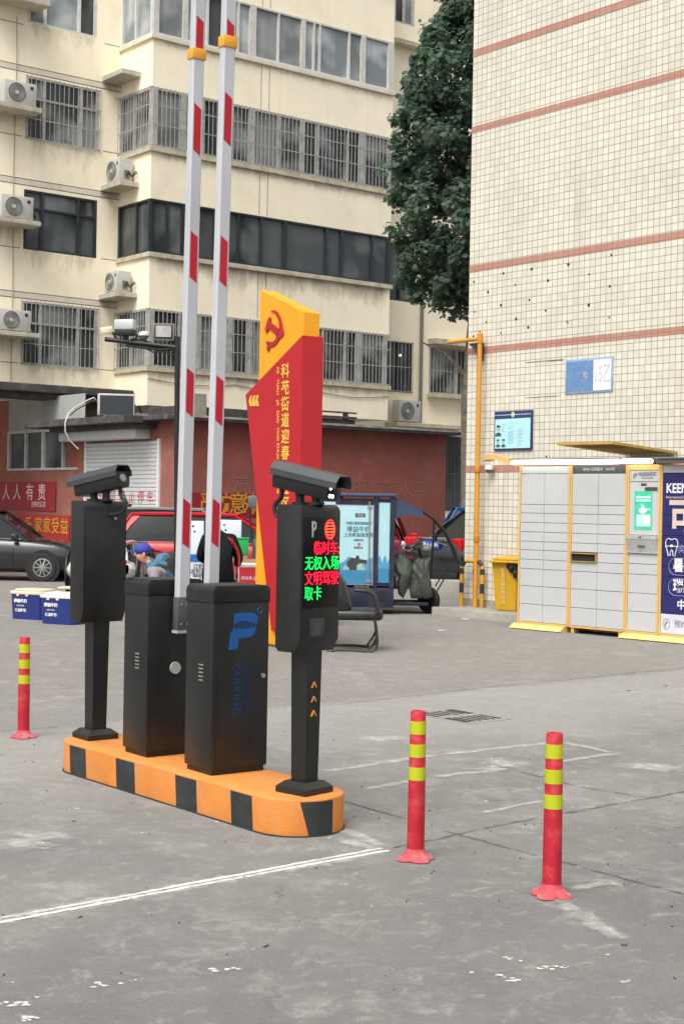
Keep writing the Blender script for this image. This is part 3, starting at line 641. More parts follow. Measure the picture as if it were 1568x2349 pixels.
# eave slab between the ground floor and the flats
b = B(); b.box(LW, -.02, BD - .95, BD - .001, 4.14, 4.34, .02); b.box(LW, -.02, BD - .75, BD - .002, 4.0, 4.135)
b.build('canopy', M_roofdark, cb, smooth=0)
# mould and run-off that has grown on the render below the sills
M_grime = mat('sill_runoff_grime', (0.13, 0.115, 0.09), 0.95, var=.3, scale=3)
def grime_mat(m):
    N, L = m.node_tree.nodes, m.node_tree.links; b_ = N['Principled BSDF']; tc = N.new('ShaderNodeTexCoord'); mp = N.new('ShaderNodeMapping'); mp.inputs['Scale'].default_value = (3.2, 3.2, 1.1); L.new(tc.outputs['Object'], mp.inputs[0])
    n = N.new('ShaderNodeTexNoise'); n.inputs['Scale'].default_value = 1.6; n.inputs['Detail'].default_value = 9; n.inputs['Roughness'].default_value = .7; L.new(mp.outputs[0], n.inputs['Vector'])
    at_ = N.new('ShaderNodeAttribute'); at_.attribute_name = 'cover'; ad = N.new('ShaderNodeMath'); ad.operation = 'MULTIPLY_ADD'; ad.inputs[1].default_value = .55; L.new(at_.outputs['Fac'], ad.inputs[0]); L.new(n.outputs[0], ad.inputs[2])
    r = N.new('ShaderNodeMapRange'); r.inputs[1].default_value = .62; r.inputs[2].default_value = 1.12; r.inputs[4].default_value = .46; L.new(ad.outputs[0], r.inputs[0]); L.new(r.outputs[0], b_.inputs['Alpha'])
grime_mat(M_grime)
def grime(x0, x1, z1, h, y=-.004, amt=1.0):
    b = B(); ly = cover(b); n = max(3, int((x1 - x0) / .25)); prev = None
    for i in range(n + 1):
        x = x0 + (x1 - x0) * i / n; hh = h * random.uniform(.6, 1.3); e_ = 0 if i in (0, n) else 1; cur = []
        for f, c in ((0, 1), (.35, .7), (1, 0)): v = b.bm.verts.new((x, y, z1 - hh * f)); v[ly] = c * amt * e_; cur.append(v)
        if prev:
            for k in range(2): b.bm.faces.new((prev[k], cur[k], cur[k + 1], prev[k + 1]))
        prev = cur
    b.build('grime_stain', M_grime, cb, smooth=0)
grime(.1, BW - .05, 7.655, .62, amt=1.0); grime(.1, BW - .05, 10.295, .30, amt=.65); grime(.1, BW - .05, 4.795, .40, amt=.6); grime(.1, BW - .05, 13.115, .22, amt=.5)
for xa, xb, za, zb in wins[:4]: grime(xa - .05, xb + .05, za - .002, .7, BD - .004, .55)
for z_ in (12.26, 9.46, 6.67): grime(-.65, -.03, z_, .5, BD - .0045, .8)
for z_ in (10.97, 8.21, 5.48): grime(-3.6, -2.55, z_, .55, BD - .0045, .7)
# air-conditioner ledges
cbm = Matrix.Translation((CC.x, CC.y, 0)) @ Matrix.Rotation(R(CAZ), 4, 'Z')
M_ledge = mat('cement_ledge', srgb(186, 180, 164), .9, var=.2, scale=4, streak=.4)
for zt in (12.40, 9.60, 6.81): B().box(-.55, -.003, .56, BD - .003, zt - .13, zt, .012).build('ledge', M_ledge, cb, smooth=0)
for x1, z0, z1 in ((-2.52, 10.98, 11.10), (-2.5, 8.22, 8.33), (-2.46, 5.49, 5.60), (-2.35, 13.62, 13.80)): B().box(-3.75, x1, BD - .62, BD - .003, z0, z1, .012).build('ledge', M_ledge, cb, smooth=0)

b = B(); b.tube([(-2.95, BD - .03, 13.4), (-2.93, BD - .03, 12.4), (-2.97, BD - .03, 9.6), (-2.94, BD - .03, 6.8), (-2.96, BD - .03, 4.3)], .012, 5); b.build('facade_cable', M_conc, cb)
b = B(); pts = [(x * BW / 12, -.02 - .01 * (x % 2), 4.62 - .10 * math.sin(math.pi * ((x % 4) / 4))) for x in range(13)]; b.tube(pts, .009, 5); b.build('facade_cable', M_cable, cb)
def air_conditioner(loc, rotz, label, w=.8, d=.3, h=.54, dirty=False, dark_back=False, group='air conditioners on the flats'):
    """local: fan face towards -y, base at z = 0, centred in x and y"""
    t = thing('air_conditioner', label, 'air conditioner', loc, rotz, group)
    B().box(-w / 2, w / 2, -d / 2, d / 2, .03, h, .02).build('case', M_acwhite, t)
    b = B()
    for x in (-w * .3, w * .3): b.box(x - .03, x + .03, -d / 2, d / 2, 0, .032)
    b.build('foot', M_midgrey, t)
    if dark_back:
        b = B(); b.box(-w * .44, w * .46, -d / 2 - .008, -d / 2, .05, h - .04); b.build('fin_panel', M_acdark, t)
    else:
        r = h * .38; cx = -w * .12
        b = B(); b.lathe([(r, -.0), (r * 1.04, -.014), (r, -.016), (r * .97, -.006), (r * .5, -.004)], (cx, -d / 2, h * .52), 28, 'y')
        fg = b.build('fan_grille', M_acgrey, t)
        b = B()
        for q in (.35, .52, .68, .84): b.tube([(cx + r * q * math.cos(a * .3142), -d / 2 - .014, h * .52 + r * q * math.sin(a * .3142)) for a in range(20)], .004, 4, True)
        b.lathe([(.001, -.022), (r * .22, -.020), (r * .24, -.004)], (cx, -d / 2, h * .52), 16, 'y'); b.build('fan_ring', M_acwhite, fg)
        b = B(); b.box(w * .30, w * .40, -d / 2 - .004, -d / 2, h * .72, h * .86); b.build('badge', M_acdark, t)
    b = B(); b.box(w / 2, w / 2 + .03, -.05, .09, .1, .3); b.build('valve_cover', M_acgrey, t)
    b = B(); b.tube([(w / 2 + .02, 0, .16), (w / 2 + .12, .02, .2), (w / 2 + .16, .08, .12), (w / 2 + .14, d * .6, .25)], .018, 6); b.tube([(w / 2 + .02, .03, .22), (w / 2 + .10, .04, .26), (w / 2 + .13, .1, .16), (w / 2 + .1, d * .6, .3)], .014, 6)
    b.build('hose', M_cable, t)
    return t
def cbp(x, y, z): return cbm @ Vector((x, y, z))
air_conditioner(cbp(-.28, 1.06, 9.60), CAZ - 90, 'round fan air conditioner on the corner ledge below the second barred bay', .62, .40, .60)
air_conditioner(cbp(-.28, 1.06, 6.81), CAZ - 90, 'grey grilled air conditioner on the lowest corner ledge under the dark glazed bay', .62, .40, .55)
air_conditioner(cbp(-3.05, BD - .36, 11.10), CAZ, 'uppermost air conditioner cut by the left edge of the photo', .84, .32, .58)
air_conditioner(cbp(-3.08, BD - .36, 8.33), CAZ, 'air conditioner at the left edge beside the dark tinted window', .84, .32, .58)
air_conditioner(cbp(-3.10, BD - .36, 5.60), CAZ, 'lowest air conditioner at the left edge beside the barred window', .84, .32, .54)
air_conditioner(cbp(WX + 1.75, BD - .36, 4.0), CAZ, 'dark air conditioner on the shaded wing ledge right of the red pylon', .84, .32, .66)

# ================================================================== RED SINGLE-STOREY ANNEX
AX = at(402, 1150, 32.0); AG = gz(32)
def k_(s_): return s_ * 1.1034
def kz(z): return CAM_H + (z - CAM_H) * 1.1034
ax = thing('annex_building', 'low red painted outbuilding with dark flat roof and shutter', 'building', (AX.x, AX.y, 0), CAZ)
M_redpl2 = mat('brick_red_sunlit_copy', srgb(150, 92, 80), 0.85, var=.16, scale=1.5, bump=.2, streak=.25, dirt=(.42, .33, .28), dirt_amt=.35, dirt_scale=2.2)  # paler copy of the annex red, sunlight on this wall put into the colour
b = B(); b.box(0, 7.88, 0, 5, -1, kz(3.14)); b.build('wall', M_brickred, ax, smooth=0)
# long left wall runs back from the corner, with the window cut out of it
b = B()
wy0, wy1, wz0, wz1 = k_(3.98), k_(7.42), kz(2.2), kz(3.12)
def lface(y0, y1, z0, z1): b.box(-.012, 0, y0, y1, z0, z1)
lface(0, wy0, -1, kz(3.14)); lface(wy1, 13, -1, 4.09); lface(wy0, wy1, -1, wz0)
b.build('wall', M_redpl2, ax, smooth=0)
b = B(); b.box(-.008, 0, wy0 - .3, wy1, wz1, 4.09); b.build('white_wall', M_greywall, ax, smooth=0)
window(ax, (-.015, wy1, wz0), -90, wy1 - wy0, wz1 - wz0, [(.05, .1), ((wy1 - wy0) * .27, .08), ((wy1 - wy0) * .52, .10), ((wy1 - wy0) * .8, .08)], M_pvcold, P_dark, fw=.06)
b = B(); b.box(-.9, .4, k_(.62), k_(4.98), kz(3.09), kz(3.235), .01); b.box(-.6, 0, k_(.7), k_(4.3), kz(3.0), kz(3.085))
b.box(-.45, 8.05, -.35, k_(.615), kz(3.14), kz(3.23), .01); b.box(.402, 8.05, k_(.617), 5, kz(3.14), kz(3.23), .01); b.box(3.2, 5.35, .5, 1.4, kz(3.235), kz(3.40)); b.box(3.4, 5.36, .45, .55, kz(3.42), kz(3.46)); b.box(3.4, 5.36, .45, .55, kz(3.53), kz(3.56)); b.box(5.0, 5.1, .46, .54, kz(3.40), kz(3.56))
b.box(.6, 3.1, .9, 2.2, kz(3.24), kz(3.5), .02)
b.build('roof', M_roofdark, ax, smooth=0)
b = B(); b.box(.75, 1.15, .6, .75, kz(3.24), kz(3.74)); b.build('vent_stack', M_conc, ax, smooth=0)
b = B(); b.box(0, 7.95, -.37, -.352, kz(3.20), kz(3.245)); b.build('roof_flashing', mat('pale_flashing', (.36, .35, .33), .6, var=.5, scale=3), ax, smooth=0)
# shutter with its box and white jambs
y0, y1 = k_(.63), k_(3.55); sh = B(); zt_ = kz(2.74); z = AG
while z < zt_:
    sh.prism([(-.03, z), (-.055, z + .02), (-.055, z + .075), (-.03, z + .094)], y0, y1, plane='xz'); z += .095
shut = sh.build('roller_shutter', M_shutter, ax, smooth=0)
b = B(); b.box(-.06, -.013, y0 - .09, y0 - .002, AG, zt_ + .06); b.box(-.06, -.013, y1 + .002, y1 + .09, AG, zt_ + .06); b.build('shutter_jamb', M_white, ax, smooth=0)
b = B(); b.box(-.42, -.013, k_(.93), k_(4.2), kz(2.80), kz(3.0), .03); b.build('shutter_box', M_shutter, ax)
M_redtxt = mat('red_painted_text', srgb(196, 70, 66), .7)
for ch, yy in (('车', 3.30), ('位', 2.82), ('前', 2.38), ('禁', 1.98), ('止', 1.60), ('停', 1.23), ('车', .87)):
    text(shut, ch, .30, (-.057, k_(yy), kz(1.60)), M_redtxt, 'lettering', rot=(90, 0, -90))
# painted-over slogan on the right wall
M_ghost = mat('faded_white_slogan', srgb(150, 104, 92), .9, var=.35, scale=12)
for ch, xx in (('提', 1.0), ('高', 1.75), ('中', 2.5), ('创', 3.1), ('由', 3.7), ('健', 4.45), ('康', 5.1), ('高', 5.95), ('水', 6.55), ('平', 7.1)):
    text(ax, ch, .50, (xx, -.006, kz(1.86)), M_ghost, 'lettering', rot=(90, 0, 0))
b = B(); b.box(4.4, 7.65, -.005, -.001, kz(2.03), kz(2.05)); b.box(7.62, 7.65, -.005, -.001, kz(1.31), kz(2.029)); b.build('painted_border', M_ghost, ax, smooth=0)

# banners hung on the annex: things of their own
def banner(label, loc, rotz, w, h, mcol, chars, size, mt, xs=None, sub=None, grp='red slogan banners on the annex', zc=.55):
    t = thing('banner', label, 'banner', loc, rotz, grp)
    b = B(); nx = 16
    vs = [[b.bm.verts.new((w * i / nx, -.02 - .006 * math.sin(i * 1.7) * (1 - j), h * j - (.01 * math.sin(i * .6) if j == 0 else 0))) for i in range(nx + 1)] for j in (0, 1)]
    ws = [[b.bm.verts.new((v.co.x, v.co.y + .008, v.co.z)) for v in r_] for r_ in vs]
    for i in range(nx):
        b.bm.faces.new((vs[0][i], vs[0][i + 1], vs[1][i + 1], vs[1][i])); b.bm.faces.new((ws[1][i], ws[1][i + 1], ws[0][i + 1], ws[0][i]))
    b.build('cloth', mcol, t, smooth=60)
    for ch, x in zip(chars, xs): text(t, ch, size, (x, -.031, h * zc), mt, 'lettering', bold=.004)
    if sub: text(t, sub[0], sub[1], (sub[2], -.031, sub[3]), mt, 'small_lettering')
    return t
axm = Matrix.Translation((AX.x, AX.y, 0)) @ Matrix.Rotation(R(CAZ), 4, 'Z')
M_banr = mat('banner_crimson', srgb(150, 30, 44), .6, var=.1); M_banr2 = mat('banner_faded_red', srgb(172, 44, 42), .65, var=.12); M_btxt = mat('banner_pale_text', srgb(226, 190, 192), .6); M_btxty = mat('banner_yellow_text', srgb(206, 150, 48), .6, var=.15)
w1 = k_(8.6 - 4.95)
banner('crimson banner with white slogan under the annex window', axm @ Vector((-.016, k_(8.6), kz(1.285))), CAZ - 90, w1, k_(.655), M_banr, '人人有责', .44, M_btxt, [k_(8.6 - y) for y in (7.42, 6.85, 6.2, 5.6)], ('迎春社区宣', .16, k_(8.6 - 5.75), .15), zc=.60)
w2 = k_(8.6 - 4.27)
banner('faded red banner with yellow slogan behind the black saloon', axm @ Vector((-.016, k_(8.6), kz(.57))), CAZ - 90, w2, k_(.63), M_banr2, '人乐家家受益', .42, M_btxty, [k_(8.6 - y) for y in (6.8, 6.25, 5.75, 5.33, 4.92, 4.50)], zc=.58)
banner('long red banner with yellow slogan above the red hatchback', axm @ Vector((.42, -.002, kz(1.26))), CAZ, 3.6, .52, M_banr, '严防意外新水', .50, M_btxty, (.42, .80, 1.20, 1.53, 1.87, 2.22), zc=.5)
# unit with a dark grille standing on the annex roof, pale hoses
q = at(266, 954, 33.2)
air_conditioner((q.x, q.y, kz(3.235) + .002), 10, 'boxy air conditioner with dark grille standing on the annex roof', .82, .40, .52, dark_back=True)
p = [at(224, 925, 33.1), at(216, 912, 33.0), at(206, 916, 33.0), at(190, 925, 33.0), at(172, 935, 32.9), at(158, 948, 32.8), at(150, 968, 32.6), at(150, 990, 32.6), at(160, 1010, 32.7), at(180, 1030, 32.8)]
o = thing('hose_bundle', 'pale air conditioner hoses looping from the roof unit down the wall', 'hose', p[0]); 
B().tube([x - p[0] for x in p], .018, 6).build('hose', M_paleh, o)
B().tube([x - p[0] + Vector((.03, 0, -.05)) for x in p[:6]], .016, 6).build('hose', M_cable, o)

# ================================================================== PLANE TREE
def tree(loc, H, label):
    rnd = random.Random(3)
    t = thing('plane_tree', label, 'tree', loc)
    b = B(); b.tube([(0, 0, 0), (.05, .05, 2), (.0, .12, 4.5), (.15, .1, 7), (.1, 0, 10), (.2, .1, 13)], [.24, .2, .17, .14, .10, .05], 10)
    for k in range(16):
        z = 4.2 + k * .62; a = k * 2.4; l = 1.7 - abs(k - 6) * .05
        b.tube([(.05, .1, z), (l * .5 * math.cos(a), l * .5 * math.sin(a), z + .7), (l * math.cos(a), l * math.sin(a), z + 1.0)], [.06, .04, .015], 6)
    b.build('trunk', mat('plane_bark', (.16, .14, .10), .9, var=.4, scale=8), t)
    vs, fs = [], []
    # clumps through the crown's volume; the outline narrows at the foot and swells on the left
    prof = [(6.0, .35), (6.3, .95), (6.9, 1.35), (7.6, 1.75), (8.2, 2.1), (9.05, 2.0), (10.2, 1.95), (10.85, 2.0), (11.5, 1.8), (12.25, 1.65), (13.2, 1.0), (13.6, .7), (15.5, .5)]
    def rad(z):
        for (z0, r0), (z1, r1) in zip(prof, prof[1:]):
            if z0 <= z <= z1: return r0 + (r1 - r0) * (z - z0) / (z1 - z0)
        return .3
    clumps = []
    for _ in range(520):
        z = rnd.uniform(6.5, 15.2); a = rnd.uniform(0, 6.283); r = rad(z) * math.sqrt(rnd.uniform(.12, 1.0))
        clumps.append((r * math.cos(a), r * math.sin(a), z, rnd.uniform(.20, .44)))
    shape = [(0, -.5), (.22, -.30), (.55, -.25), (.36, .02), (.42, .38), (.14, .26), (0, .58), (-.14, .26), (-.42, .38), (-.36, .02), (-.55, -.25), (-.22, -.30)]
    for cx, cy, cz, cr in clumps:
        for _ in range(78):
            d = Vector((rnd.gauss(0, 1), rnd.gauss(0, 1), rnd.gauss(0, .8))).normalized() * cr * rnd.uniform(.45, 1.1)
            p = Vector((cx, cy, cz)) + d; s_ = rnd.uniform(.08, .15)
            nrm = (d.normalized() * .7 + Vector((rnd.gauss(0, .5), rnd.gauss(0, .5), .75 + rnd.gauss(0, .4)))).normalized()
            q = nrm.to_track_quat('Z', 'Y').to_matrix() @ Matrix.Rotation(rnd.uniform(0, 6.28), 3, 'Z')
            i0 = len(vs)
            for (x, y) in shape: vs.append(p + q @ Vector((x * s_ * 1.15, y * s_ * 1.15, -.22 * s_ * (abs(x) + abs(y) * .5))))
            fs.append(tuple(range(i0, i0 + len(shape))))
    me = bpy.data.meshes.new('crown'); me.from_pydata([tuple(v) for v in vs], [], fs); 
    m = bpy.data.materials.new('plane_leaves'); m.use_nodes = True
    N, L = m.node_tree.nodes, m.node_tree.links; bs = N['Principled BSDF']
    tc = N.new('ShaderNodeTexCoord')
    n = N.new('ShaderNodeTexNoise'); n.inputs['Scale'].default_value = 1.1; n.inputs['Detail'].default_value = 3; L.new(tc.outputs['Object'], n.inputs['Vector'])
    n2 = N.new('ShaderNodeTexNoise'); n2.inputs['Scale'].default_value = 9; L.new(tc.outputs['Object'], n2.inputs['Vector'])
    ad = N.new('ShaderNodeMath'); ad.operation = 'ADD'; L.new(n.outputs[0], ad.inputs[0]); L.new(n2.outputs[0], ad.inputs[1])
    cr = N.new('ShaderNodeValToRGB'); cr.color_ramp.elements[0].position = .36; cr.color_ramp.elements[0].color = (.038, .074, .052, 1); cr.color_ramp.elements[1].position = .66; cr.color_ramp.elements[1].color = (.120, .175, .115, 1)
    mr = N.new('ShaderNodeMapRange'); mr.inputs[2].default_value = 2.0; L.new(ad.outputs[0], mr.inputs[0]); L.new(mr.outputs[0], cr.inputs[0])
    L.new(cr.outputs[0], bs.inputs['Base Color']); bs.inputs['Roughness'].default_value = .5; bs.inputs['Specular IOR Level'].default_value = .45
    tr_ = N.new('ShaderNodeBsdfTranslucent'); hs_ = N.new('ShaderNodeHueSaturation'); hs_.inputs['Value'].default_value = 2.2; L.new(cr.outputs[0], hs_.inputs['Color']); L.new(hs_.outputs[0], tr_.inputs['Color'])
    ms = N.new('ShaderNodeMixShader'); ms.inputs[0].default_value = .42; L.new(bs.outputs[0], ms.inputs[1]); L.new(tr_.outputs[0], ms.inputs[2]); L.new(ms.outputs[0], N['Material Output'].inputs['Surface'])
    me.materials.append(m)
    o = bpy.data.objects.new('crown', me); COL.objects.link(o); o.parent = t
tp = at(1078, 700, 35.0)
tree((tp.x, tp.y, gz(35)), 15, 'tall dark green plane tree squeezed between the cream flats and the tiled wall')

# ================================================================== BARRIER ISLAND
NX, NY = Vector((.777, .63, 0)), None
D_ = Vector((.63, -.777, 0)); N_ = Vector((.777, .63, 0))
IC0, IC1, IR, IH = D_ * -7.445 + N_ * 4.305, D_ * -5.614 + N_ * 4.305, .225, .172
IAZ = math.degrees(math.atan2(D_.y, D_.x))
isl = thing('traffic_island', 'orange raised barrier island with black stripes and rounded ends', 'traffic island', ((IC0 + IC1) / 2), IAZ)
hl = (IC1 - IC0).length / 2
def stadium(r, n=18): return [(hl + r * math.cos(a), r * math.sin(a)) for a in [(-math.pi / 2 + math.pi * i / n) for i in range(n + 1)]] + [(-hl + r * math.cos(a), r * math.sin(a)) for a in [(math.pi / 2 + math.pi * i / n) for i in range(n + 1)]]
B().prism(stadium(IR), -.02, IH, plane='xy', bev=.006).build('kerb_body', M_orange, isl, smooth=50)
B().prism(stadium(IR + .008), -.02, .006, plane='xy').build('footing', mat('dirt_contact_shade', (.03, .03, .03), .9, var=.5), isl, smooth=50)  # dark rim of dirt that doubles as a painted contact shadow
def perim(s_):      # walk the stadium edge: start at the near straight side's back end going to the front
    L0, La = 2 * hl, math.pi * (IR + .002); r = IR + .002; tot = 2 * L0 + 2 * La; s_ %= tot
    if s_ < L0: return Vector((-hl + s_, -r, 0))
    s_ -= L0
    if s_ < La: a = -math.pi / 2 + s_ / r; return Vector((hl + r * math.cos(a), r * math.sin(a), 0))
    s_ -= La
    if s_ < L0: return Vector((hl - s_, r, 0))
    a = math.pi / 2 + (s_ - L0) / r; return Vector((-hl + r * math.cos(a), r * math.sin(a), 0))
isl_inv = (Matrix.Translation((IC0 + IC1) / 2) @ Matrix.Rotation(R(IAZ), 4, 'Z')).inverted()
def peri_of(u, v):
    p = isl_inv @ gnd(u, v); best = min((i * .005 for i in range(int((4 * hl + 2 * math.pi * IR) / .005))), key=lambda s_: (perim(s_) - Vector((p.x, p.y, 0))).length); return best
q4 = lambda x, y: ((150 + x / 1.742) / 1.2908, (1850 + y / 1.742) / 1.2908)
strp = []
for (xa, ya), (xb, yb) in (((100, 770), (181, 796)), ((340, 845), (425, 876)), ((645, 941), (745, 976)), ((928, 1031), (1040, 1066)), ((1330, 1096), (1473, 1086))):
    strp.append((peri_of(*q4(xa, ya)), peri_of(*q4(xb, yb))))
ln = 4 * hl + 2 * math.pi * IR
for k in range(3): strp.append((strp[4][1] + .45 + k * .62, strp[4][1] + .45 + k * .62 + .28))
for s0, s1 in strp:
    if s1 < s0: s1 += ln
    b = B(); n = 8; off = -.045 if s0 > 1.8 and s0 < 2.9 else -.014
    for i in range(n):
        a0, a1 = s0 + (s1 - s0) * i / n, s0 + (s1 - s0) * (i + 1) / n
        o0, o1 = (off, off) if off > -.02 else (off * (1 - i / n), off * (1 - (i + 1) / n)); t0, t1 = perim(a0 + o0), perim(a1 + o1); p0, p1 = perim(a0), perim(a1)
        b.face([p0 + Vector((0, 0, .0)), p1 + Vector((0, 0, .0)), t1 + Vector((0, 0, IH - .008)), t0 + Vector((0, 0, IH - .008))])
    b.build('stripe', M_stripe, isl, smooth=0)

# ------------------------------------------------------------------ barrier gates (cabinet + raised boom)
GAZ = 37.0
M_slot = mat('louvre_grey', (.20, .20, .19), .5); M_logo = mat('logo_blue', srgb(20, 82, 150), .5, var=.1); M_dim = mat('dim_blue_print', srgb(20, 48, 84), .5); M_crack = mat('gap_dark', (.004, .004, .004), .9)
def gate(loc, label, bottom_px, top_px, boom_off, logo):
    t = thing('barrier_gate', label, 'barrier gate', loc, GAZ, 'parking barrier gates on the island')
    W, Dp, H = .338, .258, .955
    B().box(.012, W - .012, .012, Dp - .012, 0, .035).build('skirt', M_black, t)
    b = B(); b.box(0, W, 0, Dp, .028, .878, .004); b.build('body', M_black, t)
    # hood with rounded shoulders and a lip
    pts = [(-.003, .872), (W + .003, .872), (W + .003, .925)] + [(W + .003 - .03 + .03 * math.cos(a), .925 + .03 * math.sin(a)) for a in (.4, .8, 1.2, 1.57)] + [(.027 - .03 * math.sin(a), .925 + .03 * math.cos(a)) for a in (0, .4, .8, 1.2)] + [(-.003, .925)]
    B().prism(pts, -.004, Dp + .004, bev=.002).build('hood', M_black, t, smooth=40)
    b = B(); b.box(-.0046, -.003, -.004, Dp + .004, .868, .873); b.box(-.001, W + .001, -.0012, 0, .868, .8715); b.build('hood_gap', M_crack, t, smooth=0)
    b = B(); b.box(.028, W - .004, -.004, -.0005, .04, .862, .002); b.build('door', M_black, t)
    b = B()
    for i in range(5): b.box(-.003, .001, .088, .130, .468 + i * .0195, .468 + i * .0195 + .008, .0015)
    b.build('louvre', M_slot, t)
    b = B(); b.lathe([(.012, -.010), (.013, -.003)], (.303, -.001, .49), 14, 'y'); b.build('lock', M_steel, t)
    b = B()
    for x0 in (.075, .225):
        for i in range(6): b.box(x0, x0 + .012, -.0050, -.0035, .115 + i * .014, .115 + i * .014 + .004)
    b.build('vent_slot', M_crack, t, smooth=0)
    if logo:
        z = -.17
        def zz(v): return v + z
        p = [(.122, zz(.985)), (.222, zz(.987)), (.243, zz(.983)), (.258, zz(.972)), (.266, zz(.955)), (.254, zz(.905)), (.246, zz(.880)), (.236, zz(.869)), (.222, zz(.862)), (.152, zz(.856)), (.143, zz(.802)), (.090, zz(.800)), (.102, zz(.892)), (.112, zz(.893)), (.118, zz(.92))]
        lg = B().prism(p, -.0058, -.0042).build('logo', M_logo, t, smooth=0)
        b = B(); b.prism([(.118, zz(.912)), (.122, zz(.928)), (.136, zz(.936)), (.158, zz(.945)), (.190, zz(.946)), (.214, zz(.938)), (.244, zz(.934)), (.254, zz(.926)), (.250, zz(.912)), (.238, zz(.910)), (.228, zz(.917)), (.218, zz(.910)), (.160, zz(.907)), (.150, zz(.914)), (.138, zz(.906))], -.0068, -.0059); b.build('car_mark', M_dim, lg, smooth=0)
        b = B(); b.tube([(.276 + .014 * math.cos(a * .3927), -.005, zz(.996) + .014 * math.sin(a * .3927)) for a in range(16)], .002, 4, True); b.build('registered_mark', M_logo, lg)
        text(t, 'PARKING', .052, (.142, -.0046, zz(.598)), M_dim, 'lettering', rot=(90, 90, 0), sx=1.22, bold=.001)
        text(t, '智能停车系统', .036, (.202, -.0046, zz(.598)), M_dim, 'lettering', rot=(90, 90, 0), sx=1.25)
        b = B(); b.box(.171, .173, -.0055, -.0042, zz(.47), zz(.73)); b.build('rule', M_dim, t, smooth=0)
    else:
        b = B(); b.lathe([(.032, -.012), (.034, -.001)], (.170, -.001, .475), 20, 'y'); b.build('knob', mat('grey_cap', (.34, .34, .34), .5), t)
    # boom: placed on its own plane beside the cabinet
    M = Matrix.Translation(loc) @ Matrix.Rotation(R(GAZ), 4, 'Z'); inv = M.inverted(); pw = M @ Vector((0, boom_off, 0))
    pb, ptp = inv @ onp(*bottom_px, pw, GAZ), inv @ onp(*top_px, pw, GAZ)
    dx = (ptp.x - pb.x) / (ptp.z - pb.z); z0 = pb.z; L_ = 4.0
    w2, t2 = .0365, .024
    sh = Matrix.Identity(4); sh[0][2] = dx
    pl = Matrix.Translation((pb.x, boom_off, z0)) @ sh
    c = .008
    prof = [(-w2 + c, -t2), (w2 - c, -t2), (w2, -t2 + c), (w2, t2 - c), (w2 - c, t2), (-w2 + c, t2), (-w2, t2 - c), (-w2, -t2 + c)]
    bo = B(); bo.prism(prof, 0, L_, plane='xy'); bo.xform(pl); boom = bo.build('boom', M_boom, t, smooth=20)
    return t, boom, pl, (w2, t2), inv, pw
def boom_bits(t, boom, pl, dim, inv, pw, strips, collar_v, clamp):
    w2, t2 = dim
    plane = lambda u, v: (pl.inverted() @ (inv @ onp(u, v, pw, GAZ))).z
    for u, v0, v1 in strips:
        za, zb = plane(u, v0), plane(u, v1)
        b = B(); x0, x1 = -.022, .022; k = .030
        b.prism([(x0, za - .0), (x1, za - k), (x1, zb), (x0, zb + k)], -t2 - .0012, -t2 - .0004); b.xform(pl); b.build('reflector_strip', M_red, boom, smooth=0)
    u, v0, v1 = collar_v; za, zb = plane(u, v0), plane(u, v1)
    b = B(); b.box(-w2 - .006, w2 + .006, -t2 - .006, t2 + .006, min(za, zb), max(za, zb), .004); b.xform(pl); b.build('collar', M_amber, boom)
    if clamp:
        b = B(); b.box(-w2 - .002, w2 + .003, -t2 - .004, t2, .012, .19, .002); b.xform(pl); c = b.build('clamp', mat('clamp_grey', (.085, .09, .095), .4, var=.15), boom)
        b = B(); b.box(-w2 - .004, w2 + .004, -t2 - .005, t2 + .003, -.004, .011); b.xform(pl); b.build('end_cap', mat('end_cap_grey', (.4, .4, .4), .5), boom)
        b = B()
        for x in (-.016, .02):
            for z in (.045, .15): b.lathe([(.004, -.006), (.006, -.002)], (x, -t2 - .003, z), 8, 'y')
        b.xform(pl); b.build('bolt', M_steel, c)
g2 = gate(Vector((-.635, 7.409, IH + .001)), 'black barrier gate with blue P logo and the right hand raised boom', (483, 1400), (525, 10), .258 + .055, True)
boom_bits(*g2, [(527, 48, 104), (523, 215, 338), (512, 543, 660), (502, 862, 978), (492, 1143, 1256)], (521, 84, 111), False)
g1 = gate(Vector((-1.027, 7.906, IH + .001)), 'black barrier gate with round grey knob and the left hand raised boom', (415, 1450), (455, 10), -.062, False)
boom_bits(*g1, [(457, 40, 130), (452, 240, 360), (443, 532, 650), (436, 845, 958), (427, 1143, 1258)], (450, 113, 138), True)

